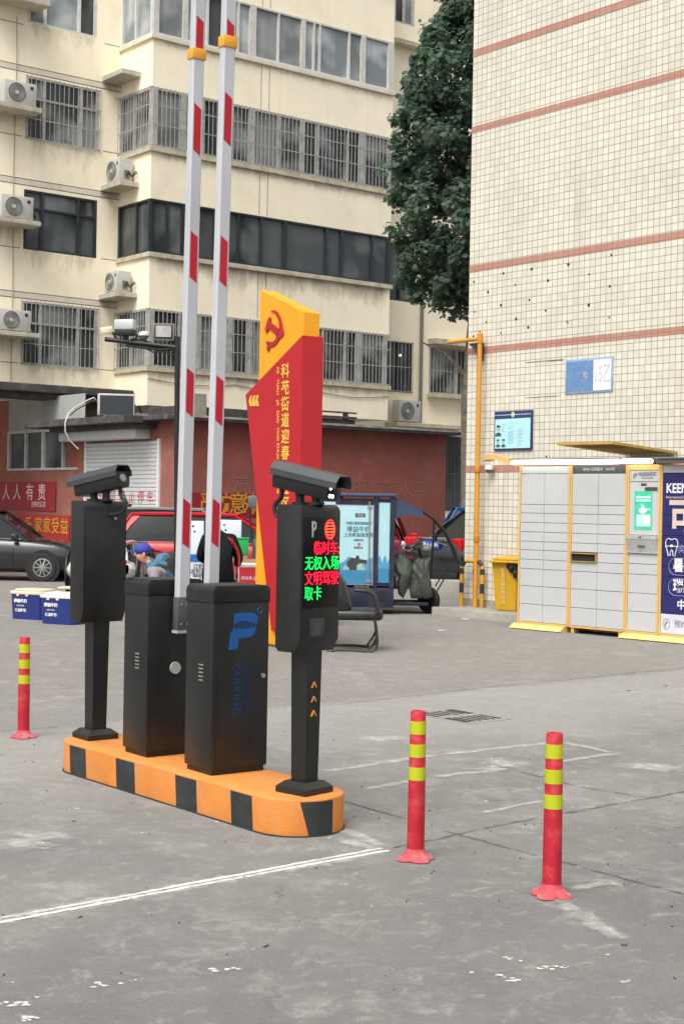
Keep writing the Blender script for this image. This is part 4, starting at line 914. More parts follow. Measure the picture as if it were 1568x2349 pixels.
# ------------------------------------------------------------------ number plate camera columns
M_screen = mat('screen_black', (.003, .002, .0025), .22, var=.1, spec=.3)
M_ledr = mat('led_red', (.3, .0, .01), emit=(1, .004, .03), estr=1.5); M_ledg = mat('led_green', (0, .3, .05), emit=(.0, 1, .10), estr=1.0); M_ledo = mat('led_orange', (.4, .05, .01), emit=(1, .09, .03), estr=1.2)
M_pwhite = mat('printed_grey_P', (.42, .42, .42), .5); M_chev = mat('chevron_amber', srgb(210, 140, 50), .5)
M_ledw = mat('white_led', (.9, .9, .9), emit=(1, 1, 1), estr=6)
def column(loc, az, label, cam_az, front):
    """local: display faces -y; base plate at z = 0"""
    t = thing('camera_column', label, 'camera column', loc, az, 'number plate camera columns on the island')
    def frustum(b, h0, h1, a, c):
        lo = [(-a, -a, h0), (a, -a, h0), (a, a, h0), (-a, a, h0)]; hi = [(-c, -c, h1), (c, -c, h1), (c, c, h1), (-c, c, h1)]
        V = [b.bm.verts.new(p) for p in lo + hi]
        for f in ((0, 1, 2, 3), (7, 6, 5, 4), (0, 4, 5, 1), (1, 5, 6, 2), (2, 6, 7, 3), (3, 7, 4, 0)): b.bm.faces.new([V[i] for i in f])
    b = B(); b.box(-.098, .098, -.098, .098, 0, .028, .002); frustum(b, .0285, .055, .097, .066); b.build('base_plate', M_shield if False else M_black, t, smooth=0)
    b = B(); b.obox((0, 0, .028), (.004, .004, .004)); frustum(b, .052, .70, .045, .052); b.build('post', M_black, t, smooth=0)
    bw, bd, z0, z1 = .139, .080, .675, 1.372
    # display box: rounded top front shoulder, chamfered foot (profile in the y-z plane, swept along x)
    pts = [(bd, z0 + .02), (bd, z1)] + [(-bd + .035 - .035 * math.sin(a), z1 - .035 + .035 * math.cos(a)) for a in (0, .4, .8, 1.2, 1.57)] + [(-bd, z0 + .06), (-bd + .03, z0), (bd - .02, z0)]
    box_ = B().prism(pts, -bw, bw, plane='yz', bev=.006).build('display_box', M_black, t, smooth=35)
    if front:
        scx0, scx1, sz0, sz1 = -.122, .130, .885, 1.312
        scr = B().box(scx0, scx1, -bd - .004, -bd - .0005, sz0, sz1, .0015).build('screen', M_screen, t)
        def tx(s_, x, z, size, m, n='lettering', **k): return text(scr, s_, size, (x, -bd - .006, z), m, n, **k)
        tx('P', -.058, 1.253, .105, M_pwhite, sx=.62, bold=.002)
        b = B()
        for i in range(13):
            z = -.042 + i * .007; hw = math.sqrt(max(0, .044 ** 2 - z * z)) * .78
            b.tube([(.056 - hw, -bd - .006, 1.255 + z), (.056, -bd - .006, 1.255 + z + .004 * (-1) ** i), (.056 + hw, -bd - .006, 1.255 + z)], .0027, 4)
        b.build('red_light', M_ledo, scr)
        b = B(); b.tube([(.056 + .036 * math.cos(a * .2618), -bd - .0055, 1.255 + .047 * math.sin(a * .2618)) for a in range(24)], .003, 4, True); b.build('red_light_ring', M_ledr, scr)
        for row, (s_, x, m) in enumerate((('临时车:', .034, M_ledr), ('无权入场', .004, M_ledg), ('文明驾驶', .004, M_ledr), ('取卡', -.056, M_ledg))):
            tx(s_, x, 1.163 - row * .071, .071, m, sx=.86 if row else .80, bold=-.0002)
        b = B(); b.box(-.07, .03, -bd - .003, -bd + .001, .745, .835, .002); b.build('card_reader', mat('reader_grey', (.028, .03, .032), .5), t)
        b = B(); b.box(-.050, .005, -bd - .0045, -bd - .003, .755, .815); b.build('reader_mark', mat('reader_mark', (.05, .055, .058), .5), t)
        for k in range(3):
            b = B(); zc = .515 - k * .068; yq = -.0525
            b.prism([(-.019, zc - .013), (-.012, zc - .013), (.0, zc + .006), (.012, zc - .013), (.019, zc - .013), (.003, zc + .015), (-.003, zc + .015)], yq - .002, yq + .003); b.build('chevron', M_chev, t, smooth=0)
    else:
        b = B(); b.box(-bw + .012, bw - .012, -bd - .003, -bd - .0006, z0 + .03, z1 - .06, .002); d_ = b.build('door', M_black, t)
        b = B(); b.lathe([(.009, -.007), (.010, -.001)], (bw * .42, -bd - .003, z1 - .10), 12, 'y'); b.build('lock', M_steel, d_)
    # camera on two stubby joints
    ca = R(cam_az - az); cm = Matrix.Translation((0, .0, z1 + .115)) @ Matrix.Rotation(ca, 4, 'Z') @ Matrix.Rotation(R(11), 4, 'Y')
    b = B()   # body: long six-sided housing along +x
    hexa = [(-.050, -.066), (.050, -.066), (.062, -.030), (.062, .024), (-.062, .024), (-.062, -.030)]
    b.prism(hexa, -.175, .150, plane='yz', bev=.004); b.xform(cm); body = b.build('camera_body', M_blackd, t, smooth=30)
    b = B(); shp = [(-.070, -.004), (-.070, .026), (-.046, .060), (.046, .060), (.070, .026), (.070, -.004), (.066, -.004), (.066, .024), (.043, .055), (-.043, .055), (-.066, .024), (-.066, -.004)]
    b.prism(shp, -.19, .195, plane='yz'); b.xform(cm); b.build('sun_shield', M_shield, t, smooth=20)
    b = B(); b.box(.1505, .154, -.055, .055, -.060, .020, .002); b.xform(cm); fr = b.build('front_glass', M_screen, body)
    b = B()
    for y, z in ((-.040, -.044), (-.016, -.046), (-.043, -.006)): b.lathe([(.001, .156), (.0085, .1558), (.009, .154)], (0, y, z), 10, 'x')
    b.xform(cm)
    if front: b.build('lamp_led', M_ledw, fr)
    else: b.build('lamp_led', mat('dead_led', (.3, .3, .3), .2), fr)
    b = B(); b.lathe([(.022, -.183), (.024, -.179), (.024, -.175)], (0, .0, -.015), 12, 'x'); b.xform(cm); b.build('rear_port', mat('glossy_port', (.25, .26, .27), .15), body)
    b = B()
    for x in (-.045, .05):
        q = cm @ Vector((x, 0, -.045)); b.cyl((q.x, q.y, z1), (q.x, q.y, z1 + .012), .040, n=14); b.cyl((q.x, q.y, z1 + .01), (q.x, q.y, z1 + .05), .022, n=12); b.ball((q.x, q.y, z1 + .055), .026); b.cyl((q.x, q.y, z1 + .055), tuple(q), .020, n=10)
    b.build('bracket', M_blackd, t)
    q = cm @ Vector((-.15, 0, -.064)); dr = (cm.to_3x3() @ Vector((-1, 0, 0))); dr.z = 0; dr.normalize(); tgt = dr * .085
    pts = [q, q + Vector((0, 0, -.05)), Vector((q.x, q.y, z1 + .0)) + dr * .045, Vector((q.x, q.y, z1 - .05)) + dr * .04, Vector((q.x, q.y, z1 - .075)) - dr * .01, Vector((tgt.x, tgt.y, z1 - .08))]
    sm = []
    for i in range(len(pts) - 1):
        for k in range(4): sm.append(pts[i].lerp(pts[i + 1], k / 4))
    sm.append(pts[-1])
    for _ in range(3): sm = [sm[0]] + [(sm[i - 1] + sm[i] * 2 + sm[i + 1]) / 4 for i in range(1, len(sm) - 1)] + [sm[-1]]
    b = B(); b.tube(sm, .0115, 8); b.build('cable', M_cable, t)
    return t
cR = gnd(697, 1803, IH); cL = gnd(228, 1683, IH)
column((-.157, 7.062, IH + .001), 49, 'lit camera column with red and green display at the front of the island', -33, True)
column((-1.405, 8.56, IH + .001), 38, 'camera column seen from behind at the far end of the island', 147, False)

# ================================================================== FLEXIBLE BOLLARDS
def bollard(u, v, label, tilt=0, foot=0, first=[None]):
    p = gnd(u, v)
    if first[0] is None:
        t = thing('bollard', label, 'bollard', p, foot, 'red flexible bollards'); first[0] = t
        r0, r1 = .0385, .0335
        b = B(); b.lathe([(r0, .035), (r0, .06), (r0 - .001, .30), (r1, .645), (r1 - .003, .652), (r1 - .014, .652), (r1 - .016, .640)], (0, 0, 0), 28); b.build('post', M_bollard, t, smooth=50)
        for z in (.352, .452, .552):
            rr = lambda h: r0 - .001 + (r1 - r0 + .001) * (h - .3) / .345 + .0012
            b = B(); b.lathe([(rr(z) - .0008, z - .0005), (rr(z), z), (rr(z + .056), z + .056), (rr(z + .056) - .0008, z + .0565)], (0, 0, 0), 28); b.build('reflective_band', M_lime, t, smooth=50)
        # foot: conical collar spreading into four lobes
        b = B(); n = 48; rings = []
        for k, (rb, h) in enumerate(((.040, .052), (.045, .034), (.060, .020), (.078, .012), (.088, .004))):
            ring = []
            for j in range(n):
                a = 2 * math.pi * j / n; lob = .5 + .5 * math.cos(4 * a); w_ = max(0, (k - 1) / 3)
                r = rb * (1 - w_ * .30 * (1 - lob ** .5)); hh = h + (.006 * lob * w_ if k < 4 else 0)
                ring.append(b.bm.verts.new((r * math.cos(a), r * math.sin(a), hh)))
            rings.append(ring)
        for A, C in zip(rings, rings[1:]):
            for j in range(n): b.bm.faces.new((A[j], A[(j + 1) % n], C[(j + 1) % n], C[j]))
        ft = b.build('foot', M_bolfoot, t, smooth=60)
        b = B()
        for k in range(4): b.lathe([(.009, .006), (.009, .018), (.004, .021)], (.072 * math.cos(k * 1.5708), .072 * math.sin(k * 1.5708), 0), 6)
        b.build('bolt', M_steel, ft)
    else:
        t = copy_tree(first[0]); t.location = p; t['label'] = label; t.rotation_euler = (0, 0, R(foot))
    t.rotation_euler.y = R(tilt)
    return t
bollard(952, 1972, 'red bollard with lime bands between the island and the rightmost bollard', 0.15, 25)
bollard(1264, 2055, 'red bollard with lime bands standing rightmost and nearest the camera', 0.1, 60)
bollard(54, 1692, 'red bollard with lime bands alone at the left edge', 0, 10)

# ================================================================== DRAIN GRATE
gc = gnd(1052, 1643)
o = thing('drain_grate', 'cast drain grate set in the concrete behind the bollards', 'drain grate', (gc.x, gc.y, 0), -50)
B().box(-.33, .33, -.22, .22, -.03, .003).build('frame', mat('grate_iron', srgb(140, 138, 132), .8, var=.25, scale=12, bump=.3), o, smooth=0)
b = B()
for i, (x0, x1) in enumerate(((-.27, -.04), (.04, .27))):
    for k in range(6):
        y = -.165 + k * .066
        if (i, k) in ((0, 5), (1, 0)): b.box(x0, x1, y - .03, y + .026, -.02, .006)
        else: b.box(x0 + random.uniform(0, .03), x1 - random.uniform(0, .03), y - .015, y + .015, -.02, .0055)
b.build('slot', mat('slot_dark', (.035, .033, .03), .95, var=.5, scale=20), o, smooth=0)

# ================================================================== RED AND YELLOW PYLON
PAZ = -56.0; pp = gnd(628, 1481)
pb_ = thing('sign_pylon', 'tall red and yellow community pylon with hammer and sickle emblem', 'sign', (pp.x, pp.y, 0), PAZ)
def ps(u, v): return sz(u, v, pp, PAZ)
def poly_px(lst): return [ps(*q) for q in lst]
TH = .20
yl = poly_px([(597, 665), (697, 716)]); xr = yl[1][0]; xl = yl[0][0]
b = B(); b.prism([(xl, .0), (xr - .02, .0), (xr - .0, yl[1][1] - .0), (xl, yl[0][1])], 0, TH, bev=.003); b.build('yellow_slab', M_signyel, pb_, smooth=0)
rp = poly_px([(569, 906), (697, 770)]); lo = ps(628, 1447)
b = B(); b.prism([(rp[0][0], rp[0][1]), (lo[0], lo[1]), (rp[1][0] + .02, lo[1]), (rp[1][0] + .02, rp[1][1])], -.035, TH + .035, bev=.003); b.build('red_slab', M_signred, pb_, smooth=0)
c7 = lambda x, y: ((720 + x / 3.22) / 1.2908, (830 + y / 3.22) / 1.2908)
pf = lambda x, y: ps(*c7(x, y))
M_emb = mat('emblem_red', srgb(170, 26, 34), .5)
sick = [(268, 292), (300, 285), (330, 300), (355, 345), (372, 400), (382, 455), (392, 495), (388, 525), (372, 545), (352, 552), (340, 580), (318, 612), (290, 632), (262, 636), (255, 670), (240, 678), (230, 655), (238, 630), (228, 600), (232, 578), (262, 590), (290, 588), (315, 565), (325, 530), (340, 500), (352, 470), (352, 420), (340, 365), (322, 328), (300, 305)]
hamm = [(255, 350), (272, 362), (270, 405), (350, 465), (345, 500), (322, 522), (262, 462), (240, 478), (236, 500), (220, 492), (218, 462), (236, 395)]
b = B(); b.prism([pf(*q) for q in sick], -.014, -.001); b.prism([pf(*q) for q in hamm], -.016, -.0005); b.build('emblem', M_emb, pb_, smooth=0)
b = B()
for k in range(3):
    ox = k * 31
    b.prism([pf(100 + ox, 1108), pf(110 + ox, 1096), pf(90 + ox + 10, 1150), pf(112 + ox, 1200), pf(96 + ox, 1206), pf(82 + ox, 1156)] if False else [pf(98 + ox, 1106 - k * 4), pf(118 + ox, 1100 - k * 4), pf(104 + ox, 1150 - k * 2), pf(116 + ox, 1198), pf(96 + ox, 1205), pf(82 + ox, 1154 - k * 2)], -.043, -.0345)
b.build('arrow_mark', M_gold, pb_, smooth=0)
for ch, y in zip('科苑街道迎春社区', (875, 1035, 1190, 1345, 1500, 1655, 1975, 2130)):
    if ch in '社区': y = {'社': 1985, '区': 2140}[ch]
    x_, z_ = pf(428, y); text(pb_, ch, .165, (x_, -.038, z_), M_gold, 'lettering', bold=.003, sx=1.0)
for s_, y in (('KE', 862), ('YUAN', 1020), ('JIE', 1172), ('DAO', 1305), ('YING', 1470), ('CHUN', 1630), ('SHE', 1990), ('QU', 2140)):
    x_, z_ = pf(358, y); text(pb_, s_, .062, (x_, -.038, z_), M_gold, 'lettering', rot=(90, 90, 0), sx=1.0, bold=.001)
B().box(xl - .05, xr + .08, -.08, TH + .08, -.02, .012).build('footing', M_stripe, pb_)

# ================================================================== CCTV POLE behind the booms
o = thing('cctv_pole', 'black pole with a side arm carrying several security cameras', 'camera pole', (*gnd(404, 1470)[:2], 0))
CPY = o.location.y; cpx = o.location.x
def cp(u, v, dy=0): q = at(u, v, CPY + dy); return Vector((q.x - cpx, q.y - CPY, q.z))
b = B(); top = cp(407, 772); b.tube([(0, 0, 0), (top.x, 0, top.z)], .030, 12); b.build('pole', M_blackd, o)
b = B(); b.tube([cp(241, 778), cp(300, 785), cp(408, 797)], .026, 8); b.tube([cp(290, 792), cp(330, 797), cp(372, 802), cp(408, 798)], .018, 6); b.build('arm', M_blackd, o)
b = B(); b.tube([cp(330, 797), cp(352, 808), cp(372, 806), cp(390, 812), cp(406, 814)], .010, 6); b.tube([cp(300, 778), cp(330, 780), cp(380, 800), cp(406, 806)], .010, 6); b.tube([cp(310, 778), cp(318, 768), cp(330, 764)], .010, 6); b.build('cable', M_cable, o)
q = cp(244, 758); b = B(); b.obox(q, (.13, .09, .075), Euler((0, R(-12), R(25))).to_matrix(), .01); b.build('bullet_camera', mat('ivory_case', srgb(226, 218, 196), .5), o)
b = B(); b.tube([cp(255, 757), cp(262, 768), cp(266, 776)], .014, 6); b.build('camera_bracket', M_blackd, o)
q = cp(288, 745); b = B(); b.obox(q, (.22, .12, .11), Euler((0, 0, R(-12))).to_matrix(), .008); b.build('junction_box', mat('galvanised_box', srgb(190, 194, 196), .45, metal=.2), o)
q = cp(288, 763); b = B(); b.obox(q, (.21, .13, .07), Euler((0, 0, R(-12))).to_matrix(), .01); b.cyl(q, q + Vector((0, 0, -.08)), .03, n=8); b.build('lamp_camera', M_blackd, o)
q = cp(331, 768); b = B(); b.lathe([(.062, -.012), (.065, .0), (.058, .026), (.02, .04)], q, 16); b.build('dome_housing', M_white, o); b = B(); b.ball(q + Vector((0, 0, -.015)), (.052, .052, .045)); b.build('dome', mat('smoked_dome', None), o)
q = cp(376, 762); b = B(); b.obox(q, (.24, .05, .19), None, .008); fl = b.build('floodlight', mat('floodlight_case', (.16, .16, .16), .5), o)
b = B(); b.obox(q + Vector((0, -.027, .003)), (.20, .006, .155), None, .002); b.build('floodlight_rim', M_blackd, fl)
b = B(); b.obox(q + Vector((0, -.032, .006)), (.170, .004, .125)); b.build('floodlight_glass', mat('reflector_glass', (.40, .39, .36), .2, var=.3), fl)
b = B(); b.tube([cp(392, 800), cp(396, 770)], .014, 6); b.build('camera_bracket', M_blackd, o)

# ================================================================== PARCEL LOCKERS
LAZ = -46.0; r3 = lambda x, y: ((1350 + x / 2.326) / 1.2908, (1250 + y / 2.326) / 1.2908)
LP = gnd(*r3(420, 1375), .08); lm = Matrix.Translation((LP.x, LP.y, 0)) @ Matrix.Rotation(R(LAZ), 4, 'Z')
def lp(x, y, z): return lm @ Vector((x, y, z))
ROWS = [1.98, 1.59, 1.48, 1.36, 1.24, 1.12, 1.01, .89, .77, .55, .32, .095]
M_seam = mat('door_seam', (.06, .06, .06), .8)
def locker(x0, x1, label, cat='parcel locker'):
    t = thing('parcel_locker', label, cat, lp(x0, 0, 0), LAZ, 'parcel locker units'); w = x1 - x0
    b = B(); b.box(.002, w - .002, .012, .48, .07, 2.075); b.build('case', M_seam, t, smooth=0)
    b = B(); b.box(.001, .026, -.012, .48, .075, 2.08, .002); b.box(w - .026, w - .001, -.012, .48, .075, 2.08, .002); b.box(.0265, w - .0265, -.010, .48, .07, .094); b.build('frame', M_locky, t, smooth=0)
    return t, w
def door(t, x0, x1, z0, z1, m=M_lockg, name='locker_door'):
    b = B(); b.box(x0 + .0025, x1 - .0025, -.006, .011, z0 + .003, z1 - .003, .002, seg=1); return b.build(name, m, t, smooth=0)
def lamp(t, x0, x1):
    b = B(); b.box(x0, x1, -.16, .02, 2.15, 2.165); b.build('lamp_hood', M_midgrey, t)
    b = B(); b.box(x0 + .018, x1 - .018, -.15, -.03, 2.095, 2.149, .02); b.build('lamp_tube', M_tube, t)
def pad(t, x0, x1):
    b = B(); b.prism([(-.10, 0), (-.135, .012), (-.05, .068), (.45, .068), (.45, 0)], x0, x1, plane='yz'); b.build('base_plinth', mat('plinth_yellow', srgb(216, 188, 118), .55, var=.12, dirt=(.4, .3, .14), dirt_amt=.35, dirt_scale=5), t, smooth=0)
# left unit
t, w = locker(0, .81, 'leftmost grey parcel locker unit with two plain door columns next to the yellow bin')
door(t, .027, w - .027, 1.98, 2.075, name='header')
for za, zb in zip(ROWS, ROWS[1:]): door(t, .027, w / 2, zb, za); door(t, w / 2, w - .027, zb, za)
lamp(t, -.06, .745); pad(t, -.03, .78)
# second unit with the dark header and one compartment standing open
t, w = locker(.812, 1.66, 'parcel locker unit with dark header and one open compartment')
h_ = door(t, .027, w - .027, 1.975, 2.085, M_dkgrey, 'header')
text(h_, 'EMAS 自提服务 · 24小时', .045, (w / 2, -.008, 2.03), mat('header_white', (.5, .5, .5)), sx=1.0)
for i, (za, zb) in enumerate(zip(ROWS, ROWS[1:])):
    door(t, w / 2, w - .027, zb, za)
    if i != 6: door(t, .027, w / 2, zb, za)
b = B()
zb, za = .89, 1.0
b.box(.03, w / 2 - .004, -.03, .011, za - .012, za); b.box(.03, w / 2 - .004, -.03, .011, zb, zb + .010); b.box(w / 2 - .016, w / 2 - .004, -.03, .011, zb + .0105, za - .0125); b.box(.03, .042, -.03, .011, zb + .0105, za - .0125)
oc = b.build('open_compartment', mat('compartment_tan', srgb(170, 138, 84), .6), t, smooth=0)
b = B(); b.box(.043, w / 2 - .017, -.002, .0115, zb + .011, za - .013); b.build('dark_inside', mat('inside_dark', (.02, .018, .014), .9), oc, smooth=0)
lamp(t, -.05, .79)
for xf in (.04, w - .10): B().box(xf, xf + .04, .0, .1, 0, .07).build('foot', M_locky, t)
# control column
t, w = locker(1.662, 2.13, 'narrow parcel locker control column with bright green touch screen')
b = B(); b.box(.027, w - .027, -.011, .011, 2.02, 2.085); b.build('header', M_locky, t, smooth=0)
hd = door(t, .027, w - .027, 1.88, 2.018, name='header_panel'); text(hd, '电邮自提柜', .052, (w * .60, -.0075, 1.97), M_midgrey, bold=.002); text(hd, 'EMAS LOCKER', .026, (w * .60, -.0075, 1.925), M_midgrey)
b = B(); b.prism([(.10, 1.92), (.13, 1.99), (.10, 1.985), (.075, 1.95), (.085, 1.91)], -.009, -.0065); b.prism([(.115, 1.95), (.145, 1.965), (.15, 1.985), (.13, 1.972)], -.009, -.0065); b.build('logo', M_midgrey, hd, smooth=0)
cp_ = door(t, .027, w - .027, 1.245, 1.878, name='control_panel')
b = B(); b.prism([(.24, 1.795), (.26, 1.818), (.425, 1.818), (.425, 1.772), (.26, 1.772)], -.0095, -.0065); b.box(.19, .27, -.0095, -.0065, 1.832, 1.862); b.build('sticker', M_dkgrey, cp_, smooth=0)
M_sgreen = mat('screen_green', srgb(60, 176, 140), .2, emit=srgb(70, 190, 150)[:3], estr=.22, var=.2, scale=9); M_spale = mat('screen_pale', srgb(176, 236, 206), .2, emit=srgb(170, 240, 210)[:3], estr=.22)
sc = B().box(.105, .355, -.010, -.0065, 1.31, 1.77).build('screen', M_sgreen, t, smooth=0)
b = B(); b.box(.13, .335, -.012, -.0105, 1.685, 1.71); b.box(.13, .335, -.012, -.0105, 1.645, 1.67); b.prism([(.14, 1.35), (.335, 1.35), (.335, 1.49), (.14, 1.49)], -.0118, -.0105); b.prism([(.20, 1.59), (.22, 1.62), (.235, 1.59), (.27, 1.56), (.33, 1.565), (.33, 1.55), (.26, 1.535), (.20, 1.545)], -.0118, -.0105); b.build('screen_graphic', M_spale, sc, smooth=0)
b = B(); b.ball((.225, -.0115, 1.535), (.055, .002, .035)); b.box(.255, .325, -.0130, -.0119, 1.37, 1.42); b.box(.255, .325, -.0130, -.0119, 1.43, 1.475); b.build('screen_button', mat('screen_teal', srgb(236, 214, 200), .3, emit=srgb(236, 214, 200)[:3], estr=.2), sc, smooth=0)
b = B(); b.box(.02, w - .02, -.05, .011, 1.195, 1.243, .004); b.prism([(-.05, 1.193), (-.012, 1.045), (.011, 1.045), (.011, 1.193)], .027, w - .027, plane='yz'); b.box(.02, w - .02, -.03, .011, 1.03, 1.044); sh_ = b.build('scanner_shelf', mat('shelf_grey', (.42, .43, .43), .4), t, smooth=0)
b = B(); b.box(.20, .24, -.0525, -.0505, 1.21, 1.228); b.box(.18, .28, -.047, -.03, 1.11, 1.122); b.build('slot', M_dkgrey, sh_, smooth=0)
for za, zb in zip([1.028, .90, .775, .55, .33], [.90, .775, .55, .33, .095]): door(t, .027, w - .027, zb, za)
lamp(t, -.03, .40); pad(t, -.01, w + .0)
# unit wrapped with the navy dental advertisement
t, w = locker(2.132, 3.05, 'parcel locker unit wrapped in a navy dental clinic advertisement')
door(t, .027, w - .027, 1.985, 2.075, name='header')
for za, zb in zip([1.984, 1.49, 1.36, 1.25, 1.12, 1.0, .89, .77, .55, .33], [1.49, 1.36, 1.25, 1.12, 1.0, .89, .77, .55, .33, .095]): door(t, .027, w - .027, zb, za, M_navy if zb > .2 else mat('pale_lilac_door', srgb(206, 206, 220), .45))
M_adw = mat('advert_white', srgb(226, 224, 226), .5); M_adb = mat('advert_beige', srgb(206, 190, 172), .5)
def ad(s_, x, z, size, m, **k): return text(t, s_, size, (x, -.0075, z), m, 'lettering', align='LEFT', **k)
ad('KEEN DENTAL', .088, 1.80, .105, M_adw, bold=.003) if False else text(t, 'KEEN', .155, (.075, -.0075, 1.80), M_adw, 'lettering', align='LEFT', bold=.004, sx=.80)
text(t, 'International Dental', .045, (.075, -.0075, 1.70), M_adb, 'lettering', align='LEFT')
text(t, '可恩', .46, (.11, -.0075, 1.44), M_adb, 'lettering', align='LEFT', bold=.012, sx=.95)
text(t, '暑期正畸', .17, (.19, -.0075, .895), M_adw, 'lettering', align='LEFT', bold=.004, sx=.85)
text(t, '瑞典种植', .17, (.19, -.0075, .655), M_adw, 'lettering', align='LEFT', bold=.004, sx=.85)
text(t, '中国连锁', .12, (.25, -.0075, .44), M_adw, 'lettering', align='LEFT', bold=.003)
text(t, '预约热线', .085, (.22, -.0075, .215), M_midgrey, 'lettering', align='LEFT')
b = B()
tooth = [(.0, .085), (-.035, .10), (-.07, .09), (-.085, .05), (-.075, 0), (-.055, -.06), (-.045, -.105), (-.02, -.10), (-.015, -.05), (0, -.03), (.015, -.05), (.02, -.10), (.045, -.105), (.055, -.06), (.075, 0), (.085, .05), (.07, .09), (.035, .10)]
b.tube([(.165 + x, -.0085, 1.115 + z) for x, z in tooth], .006, 4, True); b.tube([(.075, -.0085, 1.12), (.165, -.0085, 1.13), (.255, -.0085, 1.12)], .005, 4); b.box(.15, .18, -.0095, -.0065, 1.115, 1.145)
b.build('tooth_icon', M_adw, t, smooth=0)
b = B()
for zc in (.89, .65):
    pts = [(.14 + .09 - .10 * math.sin(a), -.008, zc + .10 * math.cos(a)) for a in [math.pi * i / 10 for i in range(11)]] + [(w - .03, -.008, zc - .10)]
    b.tube([(w - .03, -.008, zc + .10)] + pts, .0035, 4)
b.build('capsule_outline', mat('advert_lilac', srgb(150, 150, 200), .5), t, smooth=0)
b = B(); b.tube([(.11 + .045 * math.cos(a * .314), -.008, .21 + .06 * math.sin(a * .314)) for a in range(20)], .004, 4, True); b.tube([(.095, -.008, .18), (.098, -.008, .21), (.125, -.008, .24)], .010, 5); b.build('phone_icon', M_midgrey, t, smooth=0)
text(t, '奕', .10, (.30, -.0075, 1.09), mat('advert_lilac', None), 'lettering')
pad(t, .002, w)
b = B(); b.box(0, w, -.16, .02, 2.15, 2.165); b.box(.01, w - .01, -.12, -.02, 2.10, 2.149, .01); b.build('lamp_hood', mat('unlit_lamp', (.22, .22, .23), .4), t)
# slatted yellow canopies over the lockers
M_can = mat('canopy_ochre', srgb(186, 150, 70), .6, var=.2, dirt=(.25, .2, .1), dirt_amt=.4, dirt_scale=4)
o = thing('locker_canopy', 'ochre slatted canopy tilted above the middle lockers', 'canopy', lp(.85, -.35, 2.33), LAZ)
b = B(); b.box(0, .80, 0, .025, -.008, .022); b.box(.801, .83, 0, 1.6, -.008, .024); b.box(0, .03, .026, 1.6, -.008, .024)
b.xform(Matrix.Rotation(R(-3), 4, 'X')); b.build('frame', M_can, o, smooth=0)
b = B()
for k in range(9): b.box(.051, .779, .06 + k * .17, .06 + k * .17 + .10, 0, .022)
b.xform(Matrix.Rotation(R(-3), 4, 'X')); b.build('slat', M_can, o, smooth=0)
b = B(); b.box(.052, .778, .04, 1.58, .026, .030); b.xform(Matrix.Rotation(R(-3), 4, 'X')); b.build('sheet', M_dkgrey, o, smooth=0)
q0, q1 = at(1113, 1050, 19.35), at(1188, 1061, 19.05)
o = thing('locker_canopy', 'short yellow canopy arm at the left end of the locker row', 'canopy', q0)
d = q1 - q0; b = B(); b.prism([(0, -.03), (.02, .05), (d.length * .3, .055), (d.length, .03), (d.length, -.05), (d.length * .3, .0)], -.03, .03); b.xform(Matrix.Rotation(math.atan2(d.y, d.x), 4, 'Z') @ Matrix.Rotation(-math.asin(d.z / d.length), 4, 'Y')); b.build('arm', M_locky, o, smooth=0)
b = B(); b.box(.0, .12, .0, .40, -.035, -.028); b.build('bracket', M_locky, o, smooth=0)

# ================================================================== WASTE BIN AND HOOP RAIL
M_bin = mat('bin_yellow', srgb(202, 156, 22), .5, var=.12, dirt=(.3, .22, .05), dirt_amt=.35, dirt_scale=6)
bp_ = gnd(1172, 1402, .11)
o = thing('waste_bin', 'yellow waste bin with a black bag squeezed beside the lockers', 'bin', (bp_.x, bp_.y + .15, .11), -28)
b = B(); lo_, hi_ = (.155, .165), (.20, .215)
V = [b.bm.verts.new(p) for p in [(-lo_[0], -lo_[1], 0), (lo_[0], -lo_[1], 0), (lo_[0], lo_[1], 0), (-lo_[0], lo_[1], 0), (-hi_[0], -hi_[1], .68), (hi_[0], -hi_[1], .68), (hi_[0], hi_[1], .68), (-hi_[0], hi_[1], .68)]]
for f in ((0, 1, 2, 3), (7, 6, 5, 4), (0, 4, 5, 1), (1, 5, 6, 2), (2, 6, 7, 3), (3, 7, 4, 0)): b.bm.faces.new([V[i] for i in f])
bmesh.ops.bevel(b.bm, geom=list(b.bm.edges), offset=.015, segments=2, affect='EDGES')
body = b.build('body', M_bin, o); 
for i, ch in enumerate('生活垃圾分类投放'): text(body, ch, .062, (-.03, -.172 - .05 * (1 - i / 8) - .003, .56 - i * .062), mat('bin_pale_text', srgb(236, 214, 150), .6), rot=(86, 0, 0))
b = B(); b.box(-.225, .225, -.235, .22, .685, .715, .012); b.box(-.18, .18, -.18, .18, .716, .745, .012); b.xform(Matrix.Translation((0, 0, .0)) @ Matrix.Rotation(R(4), 4, 'X')); b.build('lid', M_bin, o)
b = B()
for k in range(9): b.ball((.05 + .02 * k, -.225 + .012 * math.sin(k * 2), .64 - .012 * k * (k % 3)), (.035, .022, .06), u=8, v=6)
b.build('bag', mat('black_bin_bag', (.012, .012, .013), .35, var=.4, scale=25), o)
h0, h1 = gnd(*r3(33, 1268), .11), gnd(*r3(174, 1278), .11); d = h1 - h0; L_ = d.length
o = thing('hoop_barrier', 'black and yellow striped hoop rail in front of the gas pipe', 'hoop barrier', h0, math.degrees(math.atan2(d.y, d.x)))
hh, rr_ = .66, .11
path = [(0, 0, 0), (0, 0, hh - rr_)] + [(rr_ - rr_ * math.cos(a), 0, hh - rr_ + rr_ * math.sin(a)) for a in (.3, .6, .9, 1.2, 1.57)] + [(L_ - rr_ + rr_ * math.sin(a), 0, hh - rr_ + rr_ * math.cos(a)) for a in (0, .3, .6, .9, 1.2, 1.57)] + [(L_, 0, 0)]
